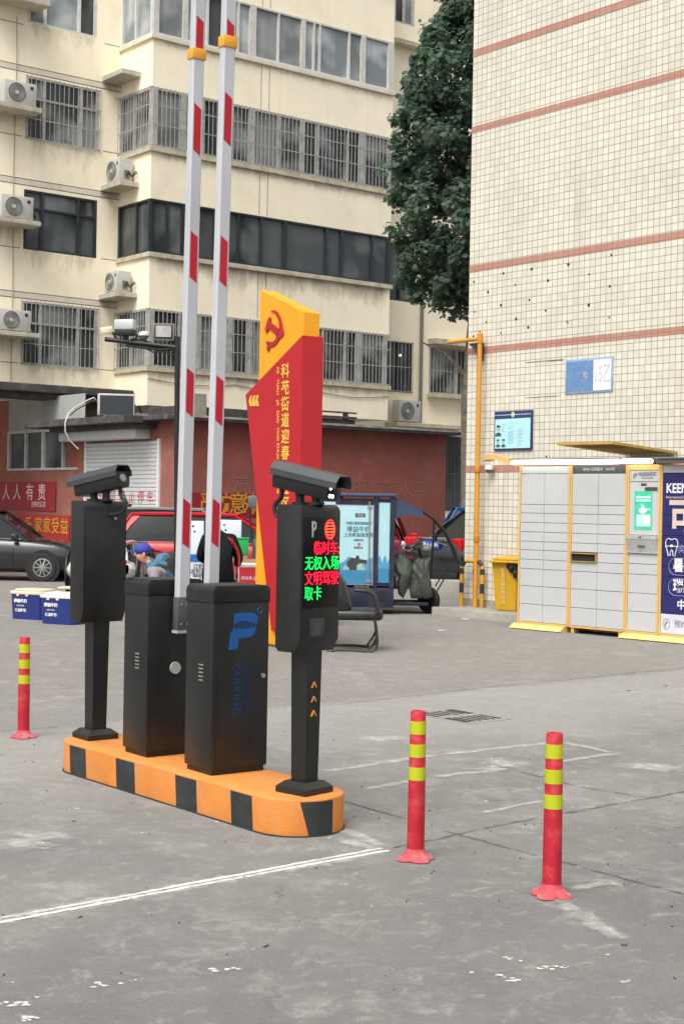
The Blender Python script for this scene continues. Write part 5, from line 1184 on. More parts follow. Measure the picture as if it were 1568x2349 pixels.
B().tube(path, .030, 12).build('rail', mat('hoop_yellow', srgb(206, 150, 40), .5, var=.15, dirt=(.2, .15, .08), dirt_amt=.4, dirt_scale=9), o)
for x in (0, L_):
    for z0, z1 in ((.20, .34), (.47, hh - rr_)): B().cyl((x, 0, z0), (x, 0, z1), .0315, n=12).build('black_stripe', M_stripe, o)
B().tube(path[2:6], .0315, 12).build('black_stripe', M_stripe, o); B().tube(path[8:12], .0315, 12).build('black_stripe', M_stripe, o)

# ================================================================== VEHICLES
def car(label, loc, rz, paint, L_=4.5, W=1.78, H=1.45, hatch=False, group='cars parked at the back of the yard', plate=True, plate_txt=None):
    t = thing('car', label, 'car', loc, rz, group); hw = W / 2
    sh_ = .60 * H
    st = [(-.5, .40, sh_ * .86, .80), (-.485, .30, sh_ * 1.00, .90), (-.43, .22, sh_ * (1.04 if not hatch else 1.02), .97), (-.30, .20, sh_ * 1.05, 1), (-.10, .20, sh_ * 1.03, 1), (.10, .20, sh_ * 1.01, 1), (.24, .20, sh_ * .98, 1), (.36, .20, sh_ * .92, .98), (.45, .20, sh_ * .82, .92), (.485, .22, sh_ * .70, .84), (.5, .32, sh_ * .56, .74)]
    b = B(); rings = []
    for x, zl, zs, kw in st:
        y = hw * kw; zm = zl + (zs - zl) * .55
        half = [(y * .80, zl), (y * .97, zl + .10), (y, zm), (y * .975, zs - .10), (y * .90, zs - .025), (y * .70, zs + .015), (0, zs + .035)]
        ring = [(q[0], q[1]) for q in half] + [(-q[0], q[1]) for q in half[-2::-1]]
        rings.append([b.bm.verts.new((x * L_, yy, zz)) for yy, zz in ring])
    for A, C in zip(rings, rings[1:]):
        for j in range(len(A) - 1): b.bm.faces.new((A[j], C[j], C[j + 1], A[j + 1]))
        b.bm.faces.new((A[-1], C[-1], C[0], A[0]))
    b.bm.faces.new(rings[0]); b.bm.faces.new(rings[-1][::-1])
    body = b.build('body', paint, t, smooth=48)
    # glasshouse: dark glass with painted pillars and roof
    rb, fb, rt, ft = (-.475 if hatch else -.36) * L_, .24 * L_, (-.40 if hatch else -.20) * L_, .05 * L_
    wb, wt, z0, z1 = hw * (.90 if W > 1.4 else .72), hw * (.68 if W > 1.4 else .58), sh_ * 1.0, H - .045
    P = lambda s, x, z, w: Vector((x, s * w, z))
    b = B(); zr = z0 - .02
    lo = [P(-1, rb, zr, wb), P(-1, fb, zr - .03, wb), P(1, fb, zr - .03, wb), P(1, rb, zr, wb)]; hi = [P(-1, rt, z1 - .02, wt), P(-1, ft, z1 - .01, wt), P(1, ft, z1 - .01, wt), P(1, rt, z1 - .02, wt)]
    V = [b.bm.verts.new(p) for p in lo + hi]
    for f in ((0, 1, 2, 3), (7, 6, 5, 4), (0, 4, 5, 1), (1, 5, 6, 2), (2, 6, 7, 3), (3, 7, 4, 0)): b.bm.faces.new([V[i] for i in f])
    b.build('window_glass', M_glass, t, smooth=0)
    b = B()
    ns = 8; rows_ = []
    for i in range(ns + 1):
        f = i / ns; x = rt + (ft - rt) * f; zz = z1 + .045 * math.sin(math.pi * (.15 + .75 * f)) 
        rows_.append([b.bm.verts.new((x + (.03 if i == ns else (-.03 if i == 0 else 0)), yy * wt * 1.03, zz - dz)) for yy, dz in ((-1, .045), (-.96, .012), (-.6, .0), (0, -.006), (.6, 0), (.96, .012), (1, .045))])
    for A, C in zip(rows_, rows_[1:]):
        for j in range(6): b.bm.faces.new((A[j], A[j + 1], C[j + 1], C[j]))
    for s in (-1, 1):
        b.tube([P(s, fb, zr - .02, wb), P(s, (fb + ft) / 2, (z0 + z1) / 2 + .015, (wb + wt) / 2 + .012), P(s, ft, z1 - .0, wt)], .028, 6)
        b.tube([P(s, rb, zr, wb), P(s, (rb + rt) / 2 - .01, (z0 + z1) / 2 + .015, (wb + wt) / 2 + .012), P(s, rt, z1 - .01, wt)], .03, 6)
        b.tube([P(s, rt, z1, wt + .008), P(s, (rt + ft) / 2, z1 + .015, wt + .012), P(s, ft, z1, wt + .008)], .034, 6)
        b.tube([P(s, -.06 * L_, zr, wb + .006), P(s, -.05 * L_, z1, wt + .006)], .026, 6)
    b.build('roof', paint, t, smooth=50)
    for s in (-1, 1):      # solid rear quarter
        b = B()
        pts_ = [P(s, rb - .01, zr, wb + .006), P(s, rt - .01, z1, wt + .006), P(s, rt + .20, z1 + .01, wt + .006), P(s, (rb + rt) / 2 + .14, (z0 + z1) / 2 + .03, (wb + wt) / 2 + .010), P(s, rb + .16, zr + .07, wb + .004), P(s, rb + .16, zr, wb + .006)]
        qs = [p_ + Vector((0, -s * .03, 0)) for p_ in pts_]
        A = [b.bm.verts.new(p_) for p_ in pts_]; C = [b.bm.verts.new(p_) for p_ in qs]
        b.bm.faces.new(A); b.bm.faces.new(C[::-1])
        for i in range(6): b.bm.faces.new((A[i], C[i], C[(i + 1) % 6], A[(i + 1) % 6]))
        b.build('rear_quarter', paint, t, smooth=0)
    for s in (-1, 1): b = B(); b.tube([P(s, rb + .1, z0 + .002, wb + .012), P(s, fb - .2, z0 - .005, wb + .012)], .011, 5); b.build('window_trim', M_chrome, t)
    wr = .315
    for wx in (-.295 * L_, .305 * L_):
        for s in (-1, 1):
            b = B(); b.lathe([(wr + .075, -.01), (wr + .07, .012), (wr - .02, .014), (wr - .03, -.01)], (wx, s * (hw - .018) , wr + .01), 28, 'y'); 
            if s < 0: b.xform(Matrix.Translation((0, 0, 0)))
            b.build('wheel_arch', M_blackd, t, smooth=30)
            wh = B(); wh.lathe([(wr * .62, -.10), (wr * .93, -.10), (wr, -.07), (wr, .07), (wr * .93, .10), (wr * .62, .10)], (wx, s * (hw - .085), wr), 30, 'y'); whl = wh.build('wheel', M_tyre, t, smooth=40)
            b = B(); yq = s * (hw + .006)
            b.lathe([(wr * .66, -.02 * s), (wr * .66, .012 * s), (wr * .60, .014 * s), (wr * .57, -.02 * s)], (wx, yq, wr), 26, 'y')
            for k in range(10):
                a = k * .6283; b.tube([(wx + .03 * math.cos(a), yq, wr + .03 * math.sin(a)), (wx + wr * .6 * math.cos(a), yq, wr + wr * .6 * math.sin(a))], [.026, .016], 5)
            b.lathe([(.05, -.01 * s), (.05, .016 * s)], (wx, yq, wr), 12, 'y'); b.build('rim', M_rim, whl)
    for s in (-1, 1):
        b = B(); b.obox((.455 * L_, s * hw * .70, sh_ * .70), (.20, .34, .13), Euler((0, R(24), s * R(-26))).to_matrix(), .03); b.build('headlight', M_lampw, t)
        b = B(); b.obox((-.478 * L_, s * hw * .66, sh_ * .96), ((.12, .19 * W, .17 if hatch else .24) if W > 1.4 else (.05, .10, .15)), Euler((0, R(-8), s * R(14))).to_matrix(), .03); b.build('tail_light', M_lampr, t)
        if W < 1.4: continue
        b = B(); b.obox((.17 * L_, s * (hw + .09), sh_ * 1.06), (.12, .20, .13), None, .03); b.tube([(.18 * L_, s * hw * .9, sh_ * 1.0), (.17 * L_, s * (hw + .05), sh_ * 1.03)], .02, 6); b.build('wing_mirror', paint, t)
        for hx in (-.16, .05): b = B(); b.obox((hx * L_, s * (hw + .004), sh_ * .84), (.18, .022, .025), None, .006); b.build('door_handle', M_chrome if paint is not M_carw else paint, t)
        b = B()
        for dx_ in (-.22, -.05, .16): b.box(dx_ * L_ - .003, dx_ * L_ + .003, s * (hw + .0015) - .002, s * (hw + .0015) + .002, .30, sh_ * .80)
        b.build('door_gap', M_crack, t, smooth=0)
    b = B(); b.obox((.493 * L_, 0, .42), (.06, W * .56, .16), None, .02); b.obox((-.495 * L_, 0, .30), (.05, W * .72, .16), None, .02); b.build('bumper_trim', M_blackd, t)
    b = B(); b.obox((-.497 * L_, 0, sh_ * 1.08), (.03, W * .44, .03), None, .005); b.build('boot_trim', M_chrome, t)
    if plate:
        b = B(); b.obox((-.503 * L_, 0, sh_ * .95), (.03, .44, .14), None, .004); p_ = b.build('number_plate', M_plateblue, t)
        if plate_txt: text(p_, plate_txt, .10, (-.5075 * L_, 0, sh_ * .95), M_white, rot=(90, 0, -90))
    return t
M_carb = mat('car_paint_black', (.012, .014, .014), .25, var=.1, coat=.6, dirt=(.08, .075, .07), dirt_amt=.3, dirt_scale=2)
M_carr = mat('car_paint_red', srgb(176, 14, 34), .35, var=.05, coat=.25, spec=.3)
M_carw = mat('car_paint_white', (.62, .62, .60), .3, var=.06, coat=.4)
M_carg = mat('car_paint_grey', (.20, .20, .20), .35, var=.06, coat=.4)
M_carbl = mat('car_paint_blue', srgb(24, 70, 130), .35, var=.06, coat=.4)
q = at(98, 1300, 33.0); car('black saloon with alloy wheels nosing in from the left edge', (q.x - .305 * 4.6, 33.0 + .9, gz(33.6)), 0, M_carb, 4.6, 1.80, 1.58, plate=False)
q = at(266, 1250, 28.0); car('red hatchback parked side on behind the milk stall', (q.x + 2.02, 28.7, gz(28.6)), 0, M_carr, 4.35, 1.75, 1.42, hatch=True, plate=False)
q = at(330, 1250, 30.4); van = car('grey van roof showing over the red hatchback', (q.x + 1.0, 30.5, gz(30.5)), 0, M_carg, 4.5, 1.7, 1.60, hatch=True, plate=False)
q = at(231, 1300, 24.2); car('small white electric car mostly hidden behind the rear camera column', (q.x, 25.4, 0), 90, M_carw, 2.6, 1.20, .88, hatch=True, plate=False)
q = at(990, 1250, 26.4); car('black saloon showing tail lamp and blue plate behind the tricycle', (q.x + 1.72, 26.4 + 1.45, 0), 40, M_carb, 4.5, 1.80, 1.50, plate_txt='鲁A·6186')
q = at(862, 1230, 30.2); car('red car glimpsed through the tricycle windscreen', (q.x - .2, 31.3, gz(31)), 80, M_carr, 4.2, 1.7, 1.72, hatch=True, plate=False)
q = at(1062, 1180, 33.6); car('blue van roof at the far right behind the black saloon', (q.x + 1.75, 35.0, gz(34)), 0, M_carbl, 4.6, 1.8, 1.84, hatch=True, plate=False)
b = B(); b.tube([(-1.30, -.25, 1.63), (-1.44, -.25, 1.94)], [.014, .007], 6); b.ball((-1.30, -.25, 1.63), (.07, .05, .035)); b.build('antenna', M_blackd, van)

# ================================================================== CARGO TRICYCLE
TY = 20.9
tr = thing('cargo_tricycle', 'navy cargo tricycle with milk posters and curved windscreen canopy', 'tricycle', (0, TY, 0), -2)
def tp_(u, v): q = at(u, v, TY); return (q.x, q.z)
M_tnav = mat('tricycle_navy', srgb(26, 31, 56), .55, var=.2, scale=4, dirt=(.12, .11, .1), dirt_amt=.4, dirt_scale=4)
M_post1 = mat('poster_sky', srgb(168, 208, 216), .5, var=.05); M_post2 = mat('poster_blue', srgb(78, 148, 184), .5, var=.12, scale=4); M_post3 = mat('poster_deep', srgb(56, 128, 170), .5, var=.08)
x0, x1 = -.78, tp_(905, 1200)[0]; zt, zb = tp_(900, 1140)[1], .40
b = B(); b.box(x0 + .02, x1 - .02, .03, .98, zb, zt - .03); b.build('cargo_box', M_tnav, tr, smooth=0)
b = B()
for xa, xb in ((x0, x0 + .06), (tp_(769, 1250)[0] - .0, tp_(779, 1250)[0] + .002), (tp_(855, 1250)[0], tp_(866, 1250)[0]), (x1 - .07, x1)): b.box(xa, xb, 0, 1.0, zb - .02, zt)
b.build('frame', M_tnav, tr, smooth=0)
b = B(); b.box(x0 - .03, x1 + .02, -.03, 1.03, zt, zt + .045, .015); b.build('roof', mat('tricycle_roof', srgb(60, 74, 104), .6, var=.2), tr)
b = B(); b.box(x0, x1, .005, .995, .10, zb - .022, .01); b.build('skirt', M_tnav, tr)
b = B(); b.box(.52, .62, -.004, .004, .20, .33); b.build('hatch', M_blackd, tr)
def poster(xa, xb, za, zb_, full):
    y = .022 if not full else -.004
    p = B().box(xa, xb, y, .03, za, zb_).build('poster', M_post1, tr, smooth=0)
    h = zb_ - za; w = xb - xa
    n = 10; ridge = [(xa + .001 + (w - .002) * i / n, za + h * (.30 + .05 * math.sin(i * 1.3 + (1 if full else 0)) + .025 * math.sin(i * 3.1))) for i in range(n + 1)]
    b = B(); b.prism([(xa + .001, za + h * .18), (xb - .001, za + h * .18)] + ridge[::-1], y - .002, y - .0005); b.build('mountain_print', M_post2, p, smooth=0)
    b = B(); b.box(xa + .001, xb - .001, y - .0022, y - .0006, za + .001, za + h * .179); b.build('water_print', M_post3, p, smooth=0)
    return p, w, h
for (u0, u1, full) in ((740, 768, False), (867, 893, False)): poster(tp_(u0, 1250)[0], tp_(u1, 1250)[0], tp_(820, 1336)[1], tp_(820, 1152)[1], full)
xa, xb, za, zb_ = tp_(779, 1250)[0] - .20, tp_(854, 1250)[0], tp_(820, 1340)[1], tp_(820, 1160)[1]
p, w, h = poster(xa, xb, za, zb_, True)
b = B(); b.box(xa - .01, xb + .012, -.0045, .02, za - .012, za); b.box(xa - .01, xb + .012, -.0045, .02, zb_, zb_ + .012); b.box(xb, xb + .012, -.0045, .02, za + .0005, zb_ - .0005); b.build('poster_rim', M_steel, p, smooth=0)
M_pt = mat('poster_text', srgb(70, 116, 128), .6); xc = tp_(815, 1250)[0]
b = B(); b.box(xc - .01, xc + .13, -.007, -.0045, za + h * .855, za + h * .905); b.build('poster_badge', M_dkgrey, p, smooth=0)
text(p, '得益', .05, (xc + .06, -.008, za + h * .88), mat('poster_badge_text', (.5, .5, .48)), 'lettering')
for s_, z, sz_ in (('中国低温奶典范品牌', .775, .042), ('得益牛奶', .695, .088), ('上合峰会指定用', .625, .062), ('低温鲜牛奶', .56, .03), ('得益乳业', .465, .034)):
    text(p, s_, sz_, (xc + .04, -.0056, za + h * z), M_pt, 'lettering', bold=.001, sx=.95)
b = B(); b.prism([(xc + .05, za + h * .54), (xc + .08, za + h * .51), (xc + .05, za + h * .48), (xc + .02, za + h * .51)], -.0062, -.0045); b.build('poster_diamond', mat('poster_pink', srgb(206, 90, 100), .6), p, smooth=0)
b = B(); b.prism([(xc - .10, za + h * .18), (xc - .12, za + h * .28), (xc - .05, za + h * .34), (xc + .0, za + h * .33), (xc + .02, za + h * .37), (xc + .05, za + h * .36), (xc + .06, za + h * .32), (xc + .16, za + h * .31), (xc + .16, za + h * .26), (xc + .06, za + h * .27), (xc + .02, za + h * .24), (xc + .02, za + h * .18)], -.0068, -.0045); b.build('poster_picture', mat('poster_picture_dark', srgb(58, 60, 62), .6, var=.5, scale=30), p, smooth=0)
b = B(); b.prism([(xc + .03, za + h * .18), (xc + .03, za + h * .25), (xc + .10, za + h * .26), (xc + .15, za + h * .18)], -.0072, -.0045); b.build('poster_cup', mat('poster_pale_green', srgb(150, 186, 170), .6, var=.3, scale=40), p, smooth=0); b = B(); b.prism([(xc - .18, za + h * .18), (xc - .15, za + h * .24), (xc - .09, za + h * .21), (xc - .08, za + h * .18)], -.0072, -.0045); b.build('poster_fruit', MATS['poster_pale_green'], p, smooth=0)
xr_ = tp_(846, 1250)[0]
b = B(); b.tube([(xr_, -.02, za - .05), (xr_, -.02, zb_ + .06)], .011, 8)
for z in (za + .05, zb_ - .01): b.box(xr_ - .03, xr_ + .03, -.03, -.004, z - .015, z + .015)
b.build('lock_bar', M_steel, tr)
# canopy over the rider: navy valance, black hoop frame both sides, clear sheet
def tq(u, v, y): q = tp_(u, v); return Vector((q[0], y, q[1]))
arc = [(899, 1143), (930, 1154), (968, 1172), (996, 1192), (1022, 1222), (1040, 1258), (1051, 1292)]
b = B()
for y in (.04, .94): b.tube([tq(u, v, y) for u, v in arc], .017, 8)
for u, v in ((968, 1172), (1051, 1292)): b.tube([tq(u, v, .04), tq(u, v, .94)], .014, 6)
b.tube([tq(995, 1193, .06), tq(993, 1240, .06), tq(988, 1325, .2)], .017, 8); b.tube([tq(901, 1196, .94), tq(915, 1216, .94), tq(932, 1262, .7)], .020, 8)
b.build('canopy_frame', M_blackd, tr)
b = B(); top = [tq(u, v, 0) for u, v in arc[:3]]; A_ = [b.bm.verts.new(p_ + Vector((0, .02, .012))) for p_ in top]; C_ = [b.bm.verts.new(p_ + Vector((0, .96, .012))) for p_ in top]
A2 = [b.bm.verts.new(tq(u, v, .02)) for u, v in ((902, 1192), (935, 1180), (970, 1188))]; C2 = [b.bm.verts.new(tq(u, v, .96)) for u, v in ((902, 1192), (935, 1180), (970, 1188))]
for i in range(2): b.bm.faces.new((A_[i], A_[i + 1], C_[i + 1], C_[i])); b.bm.faces.new((A_[i], A2[i], A2[i + 1], A_[i + 1])); b.bm.faces.new((C_[i], C_[i + 1], C2[i + 1], C2[i]))
b.build('canopy_cloth', mat('canopy_navy', srgb(52, 62, 88), .7, var=.25, scale=6), tr, smooth=60)
m = bpy.data.materials.new('clear_vinyl'); m.use_nodes = True; bs = m.node_tree.nodes['Principled BSDF']; bs.inputs['Base Color'].default_value = (.75, .77, .74, 1); bs.inputs['Roughness'].default_value = .15; bs.inputs['Alpha'].default_value = .13
b = B(); A_ = [b.bm.verts.new(tq(u, v, .05)) for u, v in arc[2:]]; C_ = [b.bm.verts.new(tq(u, v, .93)) for u, v in arc[2:]]
for i in range(len(A_) - 1): b.bm.faces.new((A_[i], A_[i + 1], C_[i + 1], C_[i]))
b.build('windscreen', m, tr, smooth=60)
# front fork, wheel, handlebar, rain cover, seat
fw = tq(984, 1386, .45); r_ = .19; wm_ = Matrix.Translation((fw.x, .45, r_)) @ Matrix.Rotation(R(-42), 4, 'Z')
b = B(); b.lathe([(r_ * .66, -.035), (r_ * .92, -.045), (r_, -.02), (r_, .02), (r_ * .92, .045), (r_ * .66, .035)], (0, 0, 0), 28, 'y'); b.xform(wm_); wl_ = b.build('wheel', M_tyre, tr, smooth=45)
b = B(); b.lathe([(r_ * .68, -.02), (r_ * .68, .02), (r_ * .60, .02), (r_ * .60, -.02)], (0, 0, 0), 24, 'y')
for k in range(5): b.tube([(0, 0, 0), (r_ * .64 * math.cos(k * 1.2566), 0, r_ * .64 * math.sin(k * 1.2566))], .018, 6)
b.xform(wm_); b.build('rim', mat('dull_rim', (.22, .22, .22), .5, metal=.5), wl_)
for y in (.12, .88):
    b = B(); b.lathe([(.15, -.05), (.23, -.05), (.24, 0), (.23, .05), (.15, .05)], (-.35, y, .24), 24, 'y'); b.build('wheel', M_tyre, tr, smooth=45)
b = B(); b.tube([wm_ @ Vector((0, .05, 0)), wm_ @ Vector((-.02, .05, .25)), tq(968, 1290, .45)], .018, 8); b.tube([wm_ @ Vector((0, -.05, 0)), wm_ @ Vector((-.02, -.05, .25)), tq(968, 1290, .45)], .018, 8)
b.tube([tq(972, 1300, .45), tq(958, 1250, .45)], .022, 8); b.tube([tq(946, 1256, .1), tq(957, 1249, .28), tq(962, 1247, .45), tq(965, 1249, .62), tq(962, 1256, .8)], .013, 8); b.tube([tq(900, 1385, .3), tq(950, 1383, .3), tq(976, 1382, .40)], .025, 8); b.tube([tq(998, 1345, .1), tq(1022, 1305, .1), tq(1042, 1298, .1)], .010, 6); b.tube([tq(1002, 1358, .2), tq(1018, 1330, .2), tq(1030, 1300, .2)], .010, 6)
b.build('steering_frame', M_blackd, tr)
b = B(); b.ball(tq(978, 1261, .4), (.075, .07, .055)); b.build('headlight', mat('cloudy_lamp', srgb(150, 146, 130), .3, var=.3), tr)
b = B(); b.ball(tq(948, 1256, .35), (.09, .10, .045)); b.build('dashboard', mat('dash_grey', (.12, .12, .12), .4), tr)
for u, v, y in ((924, 1251, .05), (1000, 1236, .85)):
    b = B(); b.ball(tq(u, v, y), (.038, .016, .060)); mh = b.build('mirror', M_chrome if y < .5 else M_blackd, tr); b = B(); b.tube([tq(u, v + 8, y), tq(u + 14, v + 14, y + .05), tq(u + 27, 1254, .28 if y < .5 else .62)], .008, 6); b.build('mirror_arm', M_steel, mh)
def lumpy(poly, y0, y1, m, name, parent, amp=.02, seed=1):
    '''cloth thrown over something: outline swept across its width, with hanging creases'''
    from mathutils import noise as nz
    b = B(); rings = []
    cx = sum(p[0] for p in poly) / len(poly); cz = sum(p[1] for p in poly) / len(poly); dense = []
    for i in range(len(poly)):
        for k in range(6): f = k / 6; a_, c_ = poly[i], poly[(i + 1) % len(poly)]; dense.append((a_[0] + (c_[0] - a_[0]) * f, a_[1] + (c_[1] - a_[1]) * f))
    def fold(x, z): return nz.noise(Vector((x * 13 + seed, z * 2.2, seed))) * 1.3 + nz.noise(Vector((x * 26 + seed, z * 8, seed))) * .6 - abs(nz.noise(Vector((x * 9 + z * 5, seed * 2.0, z * 3)))) * 1.6
    steps = [(.06, -.05), (.2, -.048), (.36, -.043), (.52, -.035), (.68, -.024), (.82, -.010), (.93, .006), (1.0, .04), (1.02, .12), (1.02, (y1 - y0) * .5), (1.0, y1 - y0 - .04), (.9, y1 - y0), (.4, y1 - y0 + .02)]
    for q_, dy in steps:
        ring = []
        for x, z in dense:
            px, pz = cx + (x - cx) * q_, cz + (z - cz) * q_; w_ = min(1, 1.6 - q_)
            jx = nz.noise(Vector((pz * 9, seed, dy * 8))) * amp * .5 * (q_ > .9)
            ring.append(b.bm.verts.new((px + jx, y0 + dy + fold(px, pz) * amp * (1.3 if dy < .1 else .4), pz + jx * .5)))
        rings.append(ring)
    k = len(dense)
    for A, C in zip(rings, rings[1:]):
        for i in range(k): b.bm.faces.new((A[i], A[(i + 1) % k], C[(i + 1) % k], C[i]))
    b.bm.faces.new(rings[0]); b.bm.faces.new(rings[-1][::-1])
    return b.build(name, m, parent, smooth=75)
M_rain = mat('dark_green_rain_cloth', srgb(66, 74, 66), .6, var=.25, scale=5, bump=.3, bscale=14)
c2f = lambda x, y: tp_((940 + x / 3.267) / 1.2908, (1440 + y / 3.267) / 1.2908)
lumpy([c2f(*q) for q in ((905, 770), (960, 700), (1040, 715), (1092, 690), (1085, 860), (1095, 940), (1118, 1075), (1060, 1098), (905, 1092), (890, 1000), (872, 900))], .18, .66, M_rain, 'rain_cover', tr, .022, 2)
lumpy([c2f(*q) for q in ((715, 705), (790, 655), (850, 680), (900, 740), (915, 800), (900, 900), (862, 1010), (830, 1090), (780, 1040), (765, 960), (800, 890), (780, 840), (715, 800))], .12, .8, M_rain, 'seat_cover', tr, .022, 4)
b = B(); b.box(tp_(899, 1250)[0], tp_(928, 1250)[0], .15, .85, tp_(820, 1322)[1], tp_(820, 1306)[1], .02); b.build('seat_base', mat('tan_board', srgb(150, 134, 110), .8, var=.2), tr)
b = B(); b.box(tp_(900, 1250)[0], tp_(985, 1250)[0], .2, .8, .12, .17, .01); b.build('floor_board', M_tnav, tr)

# low concrete block beyond the tricycle
q = gnd(1022, 1380); o = thing('concrete_block', 'pale low concrete block behind the tricycle wheel', 'block', (q.x + .02, q.y + .6, 0), -4)
B().box(-.55, .26, 0, .4, -.1, .31, .015).build('block', mat('pale_concrete', srgb(166, 162, 154), .9, var=.15, scale=4, bump=.2), o)

# ================================================================== LEATHER CHAIR
q = gnd(855, 1488); CY_ = 15.75
ch = thing('office_chair', 'black leather cantilever chair behind the lit camera column', 'chair', (0, CY_, 0), 0)
def cq(u, v, y): p_ = at(u, v, CY_); return Vector((p_.x, y, p_.z))
M_lea = mat('worn_black_leather', (.022, .022, .024), .42, var=.3, scale=10, bump=.15, bscale=40); M_frm = mat('bronze_tube', (.045, .038, .030), .4, metal=.4)
b = B(); xa, xb = cq(755, 1410, 0).x, cq(877, 1410, 0).x; zc = cq(820, 1408, 0).z
b.box(xa, xb, -.25, .25, zc - .055, zc + .055, .045, seg=3); b.build('seat', M_lea, ch)
lumpy([tuple(cq(u, v, 0)[k] for k in (0, 2)) for u, v in ((735, 1385), (742, 1290), (760, 1282), (792, 1336), (806, 1392), (800, 1404), (745, 1402))], -.23, .23, M_lea, 'backrest', ch, .006, 5)
for y in (-.27, .27):
    b = B(); b.tube([cq(812, 1350, y), cq(840, 1352, y), cq(856, 1362, y), cq(864, 1385, y), cq(864, 1402, y)], .022, 8); b.build('armrest', M_lea, ch)
    b = B(); b.tube([cq(858, 1415, y), cq(862, 1440, y), cq(864, 1470, y), cq(860, 1484, y), cq(848, 1489, y), cq(815, 1486, y), cq(770, 1485, y), cq(752, 1490, y)], .014, 8); b.tube([cq(864, 1450, y), cq(855, 1468, y), cq(842, 1487, y)], .012, 8); b.build('leg', M_frm, ch)
b = B(); b.tube([cq(752, 1490, -.27), cq(752, 1490, .27)], .014, 8); b.build('stretcher', M_frm, ch)

# ================================================================== COOLER BOXES
M_cool = mat('cooler_blue', srgb(28, 44, 112), .5, var=.08); M_lid = mat('cooler_lid_white', srgb(214, 210, 200), .55, var=.06); M_lid2 = mat('cooler_lid_cream', srgb(212, 200, 176), .6, var=.1)
def cooler(u, v, label, rz, lidm):
    q = gnd(u, v); t = thing('cooler_box', label, 'cooler box', q, rz, 'blue cooler boxes on the yard')
    w, d, h = .26, .20, .32; c = .05
    oct_ = lambda a, b_: [(-a + c, -b_), (a - c, -b_), (a, -b_ + c), (a, b_ - c), (a - c, b_), (-a + c, b_), (-a, b_ - c), (-a, -b_ + c)]
    b = B(); lo, hi = [b.bm.verts.new((x * .93, y * .93, .0)) for x, y in oct_(w, d)], [b.bm.verts.new((x, y, h)) for x, y in oct_(w, d)]
    b.bm.faces.new(lo); b.bm.faces.new(hi[::-1])
    for i in range(8): b.bm.faces.new((lo[i], lo[(i + 1) % 8], hi[(i + 1) % 8], hi[i]))
    bd_ = b.build('body', M_cool, t)
    b = B(); b.prism(oct_(w + .012, d + .012), h + .001, h + .042, plane='xy', bev=.010); b.prism(oct_(w - .03, d - .03), h + .0425, h + .066, plane='xy', bev=.012); b.build('lid', lidm, t)
    for x in (-.12, .02): b = B(); b.box(x - .02, x + .02, -d - .012, -d + .01, h - .022, h + .0005, .004); b.build('latch', lidm, t)
    text(bd_, '得益牛奶', .050, (-.08, -d * .985 - .004, .235), M_adw, rot=(86.5, 0, 0), bold=.002); text(bd_, 'DEYI MILK', .026, (-.08, -d * .965 - .004, .175), M_adw, rot=(86.5, 0, 0)); text(bd_, '低温鲜奶', .044, (-.08, -d * .955 - .004, .115), M_adw, rot=(86.5, 0, 0), bold=.001)
    text(bd_, '得', .085, (w * .985 + .004, .0, .235), M_adw, rot=(86.5, 0, 90)); text(bd_, '鲜奶', .05, (w * .96 + .004, .0, .12), M_adw, rot=(86.5, 0, 90))
    return t
cooler(80, 1419, 'blue cooler box with cream lid, the farther left of the two', -24, M_lid2)
cooler(150, 1430, 'blue cooler box with white lid half hidden by the camera column', -24, M_lid)
q = gnd(80, 1419); o = thing('foam_lid', 'small cream foam lid lying on the farther cooler box', 'lid', (q.x + .42, q.y + .28, .0), -10)
b = B(); b.box(-.02, .02, -.02, .02, 0, .375); b.build('stand', M_lid2, o, smooth=0); b = B(); b.box(-.15, .12, -.12, .12, .375, .405, .012); b.build('lid', M_lid2, o)

# ================================================================== MILK STALL
M_cloth = mat('stall_red_cloth', srgb(186, 34, 48), .7, var=.1)
q0, q1 = at(549, 1292, 18.6), at(700, 1292, 18.6)
o = thing('stall_table', 'promotion table with white top and red cloth front behind the pylon', 'table', (q0.x, 18.6, 0), 0); zt_ = q0.z
b = B(); b.box(-.02, 1.05, -.02, .6, zt_ - .03, zt_, .004); b.box(-.012, 1.04, -.012, .59, zt_ - .048, zt_ - .0325); b.build('table_top', M_white, o)
b = B(); b.box(.0, 1.03, -.006, -.001, .10, zt_ - .05); cl_ = b.build('cloth', M_cloth, o, smooth=0)
text(cl_, '得益乳业鲜牛奶', .05, (.20, -.008, zt_ - .19), M_adw)
b = B(); b.box(-.012, -.002, 0, .58, .10, zt_ - .05); b.build('side_panel', M_white, o, smooth=0)
for x in (.02, 1.0):
    for y in (.05, .54): B().cyl((x, y, 0), (x, y, zt_ - .05), .015, n=8).build('leg', M_steel, o)
def on_table(u, v, y): p_ = at(u, v, 18.6 + y); return p_
p_ = on_table(546, 1288, .28)
o = thing('carton', 'brown carton under the green crate on the stall table', 'box', (p_.x, 18.88, zt_ + .001), 4); b = B(); b.box(-.14, .12, -.1, .1, 0, .10, .004); b.build('carton', mat('kraft_board', srgb(150, 126, 96), .8, var=.1), o)
o = thing('green_crate', 'bright green crate stacked on the brown carton', 'crate', (p_.x + .0, 18.88, zt_ + .103), 4); b = B(); b.box(-.14, .13, -.11, .11, 0, .19, .006); b.box(-.145, .135, -.115, .115, .191, .215, .004); b.build('crate', mat('crate_green', srgb(28, 158, 84), .5, var=.08), o)
p_ = on_table(584, 1286, .15)
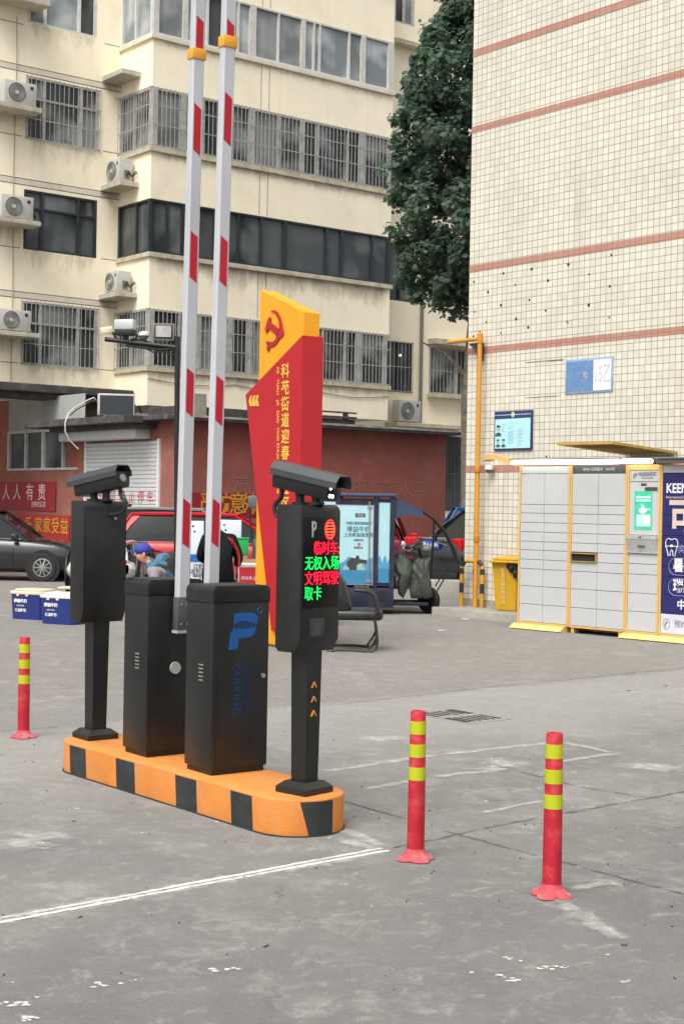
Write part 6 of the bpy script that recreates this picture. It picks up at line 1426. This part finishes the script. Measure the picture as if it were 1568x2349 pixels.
o = thing('open_box', 'open brown tray box lying on the stall table beside the pylon', 'box', (p_.x, 18.75, zt_ + .001), -18); b = B(); b.box(-.10, .12, -.08, .08, 0, .006); b.box(-.10, .12, -.085, -.0805, 0, .05); b.box(-.10, .12, .0805, .085, 0, .05); b.box(.1205, .125, -.08, .08, 0, .06); b.build('tray', mat('kraft_board', None), o, smooth=0)
def board(u0, u1, v0, v1, Y, label, txt):
    q0, q1 = at(u0, v1, Y), at(u1, v0, Y); t = thing('display_board', label, 'board', (q0.x, Y, 0), 0, 'white display boards at the milk stall'); w, z0, z1 = q1.x - q0.x, q0.z, q1.z
    b = B(); b.box(0, w, 0, .015, z0, z1, .01); pn = b.build('panel', mat('display_white', srgb(206, 212, 222), .5, var=.04), t)
    b = B()
    for x, z in ((.05, z1 - .07), (.07, z1 - .14)): b.lathe([(.014, -.003), (.014, .0)], (x, 0, z), 10, 'y')
    b.build('hole', M_blackd, pn)
    b = B(); b.tube([(w * .3, .03, 0), (w * .3, .02, z1 - .1)], .012, 6); b.tube([(w * .7, .25, 0), (w * .7, .02, z1 - .1)], .012, 6); b.build('stand', M_steel, t)
    if txt:
        zb_ = z0 + (z1 - z0) * .32; b = B(); b.box(.005, w - .005, -.004, -.0005, zb_, zb_ + .10); b.build('blue_band', mat('display_blue', srgb(40, 96, 178), .5, var=.3, scale=20), pn, smooth=0)
        for s_, k in (('订奶', .24), ('送到家', .16), ('鲜奶', .08)): text(pn, s_, .07, (w * .66, -.003, z0 + (z1 - z0) * k), M_dkgrey)
    return t
board(432, 468, 1195, 1333, 19.3, 'tall white display board with blue band between the two raised booms', True)
board(505, 554, 1193, 1262, 20.0, 'white board with rounded corners behind the green crate', False)

# ------------------------------------------------------------------ people at the stall
def person(label, loc, rz, nodes, edges, zones, mats, root=0):
    t = thing('person', label, 'person', loc, rz)
    me = bpy.data.meshes.new('body'); me.from_pydata([n[:3] for n in nodes], edges, []); o = bpy.data.objects.new('tmp', me); COL.objects.link(o)
    md = o.modifiers.new('skin', 'SKIN'); md.use_smooth_shade = True
    for i, n in enumerate(nodes):
        sv = me.skin_vertices[0].data[i]; r = n[3]; sv.radius = r if isinstance(r, tuple) else (r, r); sv.use_root = (i == root)
    sd = o.modifiers.new('sub', 'SUBSURF'); sd.levels = 2; sd.render_levels = 2
    dg = bpy.context.evaluated_depsgraph_get(); dg.update()
    nm = bpy.data.meshes.new_from_object(o.evaluated_get(dg)); bpy.data.objects.remove(o); bpy.data.meshes.remove(me)
    nm.name = 'body'; nm.materials.clear()
    for m in mats: nm.materials.append(m)
    for p_ in nm.polygons: p_.material_index = zones(p_.center); p_.use_smooth = True
    b = bpy.data.objects.new('body', nm); COL.objects.link(b); b.parent = t
    return t, b
def hand(nodes, edges, wrist, d, side):
    """palm and five fingers from a wrist node"""
    w = Vector(nodes[wrist][:3]); d = Vector(d).normalized(); s = Vector(side).normalized(); i = len(nodes)
    p = w + d * .06; nodes.append((*p, (.032, .018))); edges.append((wrist, i)); palm = i
    for k, (o, l) in enumerate(((-.030, .062), (-.010, .074), (.010, .070), (.030, .055))):
        a = p + s * o + d * .035; c = a + d * l * .55 + Vector((0, 0, -.012)); e = c + d * l * .45 + Vector((0, 0, -.022)); j = len(nodes)
        nodes += [(*a, .010), (*c, .009), (*e, .008)]; edges += [(palm, j), (j, j + 1), (j + 1, j + 2)]
    a = w + d * .025 - s * .035; c = a + d * .035 - s * .018; j = len(nodes); nodes += [(*a, .012), (*c, .009)]; edges += [(palm, j), (j, j + 1)]
# black jacket, seen from behind, sitting on a stool
q = at(500, 1300, 17.6)
N_ = [(0, 0, .58, (.17, .14)), (0, .02, .80, (.175, .135)), (0, .05, 1.00, (.19, .13)), (0, .08, 1.13, (.12, .09)), (-.05, .105, 1.20, .055), (-.085, .13, 1.29, (.068, .078)), (-.085, .135, 1.38, (.078, .092)), (-.085, .13, 1.44, (.058, .07)),
      (-.17, .06, 1.10, .078), (-.235, .12, .88, .060), (-.17, .36, .82, .042), (.17, .06, 1.10, .078), (.235, .10, .88, .062), (.18, .34, .80, .042),
      (-.11, .08, .56, .10), (-.13, .46, .54, .075), (-.13, .44, .12, .05), (-.13, .58, .05, .042), (.11, .08, .56, .10), (.13, .46, .54, .075), (.13, .44, .12, .05), (.13, .58, .05, .042)]
E_ = [(0, 1), (1, 2), (2, 3), (3, 4), (4, 5), (5, 6), (6, 7), (2, 8), (8, 9), (9, 10), (2, 11), (11, 12), (12, 13), (0, 14), (14, 15), (15, 16), (16, 17), (0, 18), (18, 19), (19, 20), (20, 21)]
hand(N_, E_, 10, (.1, 1, 0), (1, 0, 0)); hand(N_, E_, 13, (-.1, 1, 0), (-1, 0, 0))
M_jkt = mat('black_track_jacket', (.006, .007, .010), .8, spec=.2, var=.2, bump=.15, bscale=20); M_trs = mat('dark_trousers', (.02, .021, .026), .8)
def zone_b(c):
    if c.z > 1.215: return 1
    if c.y > .37 and .70 < c.z < .95: return 1
    if c.z < .60 and (c.y > .10 or c.z < .5): return 3 if c.z < .09 else 2
    return 0
t, bd_ = person('seated person in black jacket with red sleeve stripes seen from behind', (q.x, 17.6, 0), -4, N_, E_, zone_b, [M_jkt, M_skin, M_trs, M_blackd])
b = B(); b.ball((-.085, .105, 1.405), (.086, .088, .085), u=16, v=10); b.build('hair', M_hair, bd_)
M_str = mat('orange_red_stripe', srgb(220, 62, 52), .6)
b = B()
for o_ in (0, .026): b.tube([(.125 + o_, -.058, 1.135 - o_ * .6), (.175 + o_, -.030, 1.06), (.215 + o_ * .9, .02, .98), (.238 + o_ * .6, .050, .90), (.235 + o_ * .5, .078, .80)], .008, 5)
b.build('jacket_stripe', M_str, bd_)
o = thing('stool', 'low stool under the person in the black jacket', 'stool', (q.x, 17.62, 0), 0); b = B(); b.lathe([(.15, .41), (.16, .42), (.16, .44), (.15, .45)], (0, 0, 0), 18); b.build('seat', M_cool, o)
for a in range(4): B().cyl((.13 * math.cos(a * 1.57 + .8), .13 * math.sin(a * 1.57 + .8), 0), (.11 * math.cos(a * 1.57 + .8), .11 * math.sin(a * 1.57 + .8), .41), .014, n=8).build('leg', M_steel, o)
# blue cap, bending forward to the left
q = at(326, 1290, 16.6)
N_ = [(.34, 0, .42, (.15, .15)), (.27, 0, .60, (.15, .15)), (.15, 0, .76, (.16, .15)), (.07, 0, .84, (.10, .09)), (.035, 0, .875, .052), (-.005, 0, .905, (.066, .07)), (-.025, 0, .965, (.075, .082)), (-.03, 0, 1.02, (.06, .065)), (-.085, 0, .925, (.028, .03)),
      (.13, -.19, .76, .070), (.16, -.24, .56, .055), (-.06, -.20, .52, .040), (.13, .19, .76, .07), (.15, .24, .56, .055), (-.06, .20, .50, .04),
      (.28, -.11, .38, .10), (-.12, -.14, .44, .072), (-.06, -.14, .10, .05), (-.19, -.14, .05, .04), (.28, .11, .38, .1), (-.12, .14, .44, .072), (-.06, .14, .10, .05), (-.19, .14, .05, .04)]
E_ = [(0, 1), (1, 2), (2, 3), (3, 4), (4, 5), (5, 6), (6, 7), (5, 8), (2, 9), (9, 10), (10, 11), (2, 12), (12, 13), (13, 14), (0, 15), (15, 16), (16, 17), (17, 18), (0, 19), (19, 20), (20, 21), (21, 22)]
hand(N_, E_, 11, (-1, .1, -.1), (0, 1, 0)); hand(N_, E_, 14, (-1, -.1, -.1), (0, -1, 0))
M_den = mat('denim_blue_jacket', srgb(64, 92, 118), .8, var=.35, scale=14); M_gsl = mat('grey_mauve_sleeve', srgb(140, 132, 138), .8, var=.15)
def zone_a(c):
    if c.x < .06 and c.z > .865: return 1
    if c.x < -.05 and abs(c.y) > .15 and c.z > .45: return 1
    if abs(c.y) > .145 and c.z > .46 and c.x < .25: return 4
    if c.z < .46: return 3 if c.z < .08 else 2
    return 0
t, bd_ = person('person in blue cap and denim jacket bending over in front of the red hatchback', (q.x + .03, 16.6, 0), 0, N_, E_, zone_a, [M_den, M_skin, M_trs, M_blackd, M_gsl])
M_cap = mat('cap_blue', srgb(48, 62, 150), .7, var=.15)
b = B(); b.ball((-.022, 0, 1.005), (.098, .092, .078), u=18, v=12); b.prism([(-.10, -.07), (-.19, -.045), (-.205, 0), (-.19, .045), (-.10, .07)], .978, .990, plane='xy'); b.ball((-.022, 0, 1.083), .010, u=8, v=6); b.build('cap', M_cap, bd_)
b = B(); b.ball((.028, 0, .955), (.052, .074, .042)); b.build('hair', M_hair, bd_)
b = B(); b.ball((-.094, -.034, .962), (.005, .008, .004), u=8, v=6); b.ball((-.094, .034, .962), (.005, .008, .004), u=8, v=6); b.build('eye', M_hair, bd_)
b = B(); b.ball((.0, -.082, .945), (.018, .010, .030), u=8, v=6); b.ball((.0, .082, .945), (.018, .010, .030), u=8, v=6); b.build('ear', M_skin, bd_)
b = B(); b.tube([(.16, -.13, .84), (.19, -.06, .90), (.22, .02, .91), (.20, .12, .85)], [.05, .065, .065, .05], 8); b.tube([(.10, -.15, .80), (.16, -.15, .86), (.26, -.12, .84)], [.03, .045, .03], 7); b.build('hood', mat('blue_hood', srgb(72, 116, 140), .8, var=.25, scale=12), bd_)
o = thing('stool', 'low stool under the person in the blue cap', 'stool', (q.x + .36, 16.6, 0), 0); b = B(); b.box(-.14, .14, -.14, .14, .25, .285, .01); b.build('seat', M_cool, o)
for x in (-.11, .11):
    for y in (-.11, .11): B().cyl((x, y, 0), (x, y, .25), .014, n=8).build('leg', M_steel, o)
# folding chair and small table next to them
q = at(392, 1290, 18.0)
o = thing('folding_chair', 'black folding chair with rounded back beside the blue cap', 'chair', (q.x + .06, 18.0, 0), 0); zt_ = at(392, 1264, 18.0).z
b = B(); b.prism([(-.15, zt_ - .26), (-.15, zt_ - .06), (-.12, zt_ - .015), (-.06, zt_), (.06, zt_), (.12, zt_ - .015), (.15, zt_ - .06), (.15, zt_ - .26)], 0, .02, bev=.005); b.build('backrest', mat('brown_black_vinyl', (.03, .022, .022), .5), o)
b = B(); b.box(-.17, .17, -.38, .0, .43, .46, .012); b.build('seat', M_blackd, o)
for x in (-.165, .165): b = B(); b.tube([(x, -.30, 0), (x, .0, .45), (x, .02, zt_ - .08)], .012, 6); b.tube([(x, .08, 0), (x, -.3, .44)], .012, 6); b.build('leg', M_blackd, o)
q = at(386, 1326, 16.9); o = thing('side_table', 'little white table holding pink paper beside the left hand boom', 'table', (q.x + .02, 16.95, 0), 0)
b = B(); b.box(-.10, .32, -.15, .2, q.z - .02, q.z, .004); b.build('table_top', M_white, o)
for x in (-.07, .29): 
    for y in (-.12, .17): B().cyl((x, y, 0), (x, y, q.z - .021), .012, n=8).build('leg', M_steel, o)
# green scooter mirror and screen poking out left of the pylon
q = gnd(592, 1400); SY = 20.3
o = thing('scooter', 'dark green scooter with square mirror half hidden by the pylon', 'scooter', (0, SY, 0), 0)
def sq(u, v, y=0.): p_ = at(u, v, SY); return Vector((p_.x, y, p_.z))
b = B(); b.obox(sq(582, 1151), (.16, .04, .17), None, .02); mr_ = b.build('mirror', mat('mirror_back', srgb(90, 98, 92), .5), o); b = B(); b.tube([sq(572, 1160), sq(574, 1200), sq(580, 1250)], .012, 6); b.build('mirror_arm', M_blackd, mr_)
lumpy([(sq(*p_).x, sq(*p_).z) for p_ in ((580, 1240), (592, 1228), (612, 1250), (618, 1330), (640, 1395), (590, 1400), (578, 1330))], -.15, .2, M_rain, 'leg_shield', o, .01, 8)
b = B(); b.box(sq(590, 1380).x, sq(700, 1380).x, -.14, .14, .25, .40, .04); b.box(sq(640, 1380).x, sq(720, 1380).x, -.14, .14, .42, .72, .06); b.build('body', M_rain, o)
for u in (598, 705): b = B(); b.lathe([(.13, -.04), (.21, -.045), (.22, 0), (.21, .045), (.13, .04)], (sq(u, 1380).x, 0, .22), 24, 'y'); b.build('wheel', M_tyre, o, smooth=45)
# a flattened white paper scrap near the chair and by the kerb
for (u, v, l) in ((1010, 1402 + 45, 'scrap of white paper on the asphalt near the chair'), (1064, 1421, 'scrap of white paper at the foot of the kerb')):
    q = gnd(u, v); o = thing('paper_scrap', l, 'paper', (q.x, q.y, .004), 20); b = B(); b.bm.verts.ensure_lookup_table()
    b.prism([(-.06, -.03), (.05, -.04), (.07, .02), (-.02, .04)], 0, .006, plane='xy'); b.build('paper', M_white, o, smooth=0)
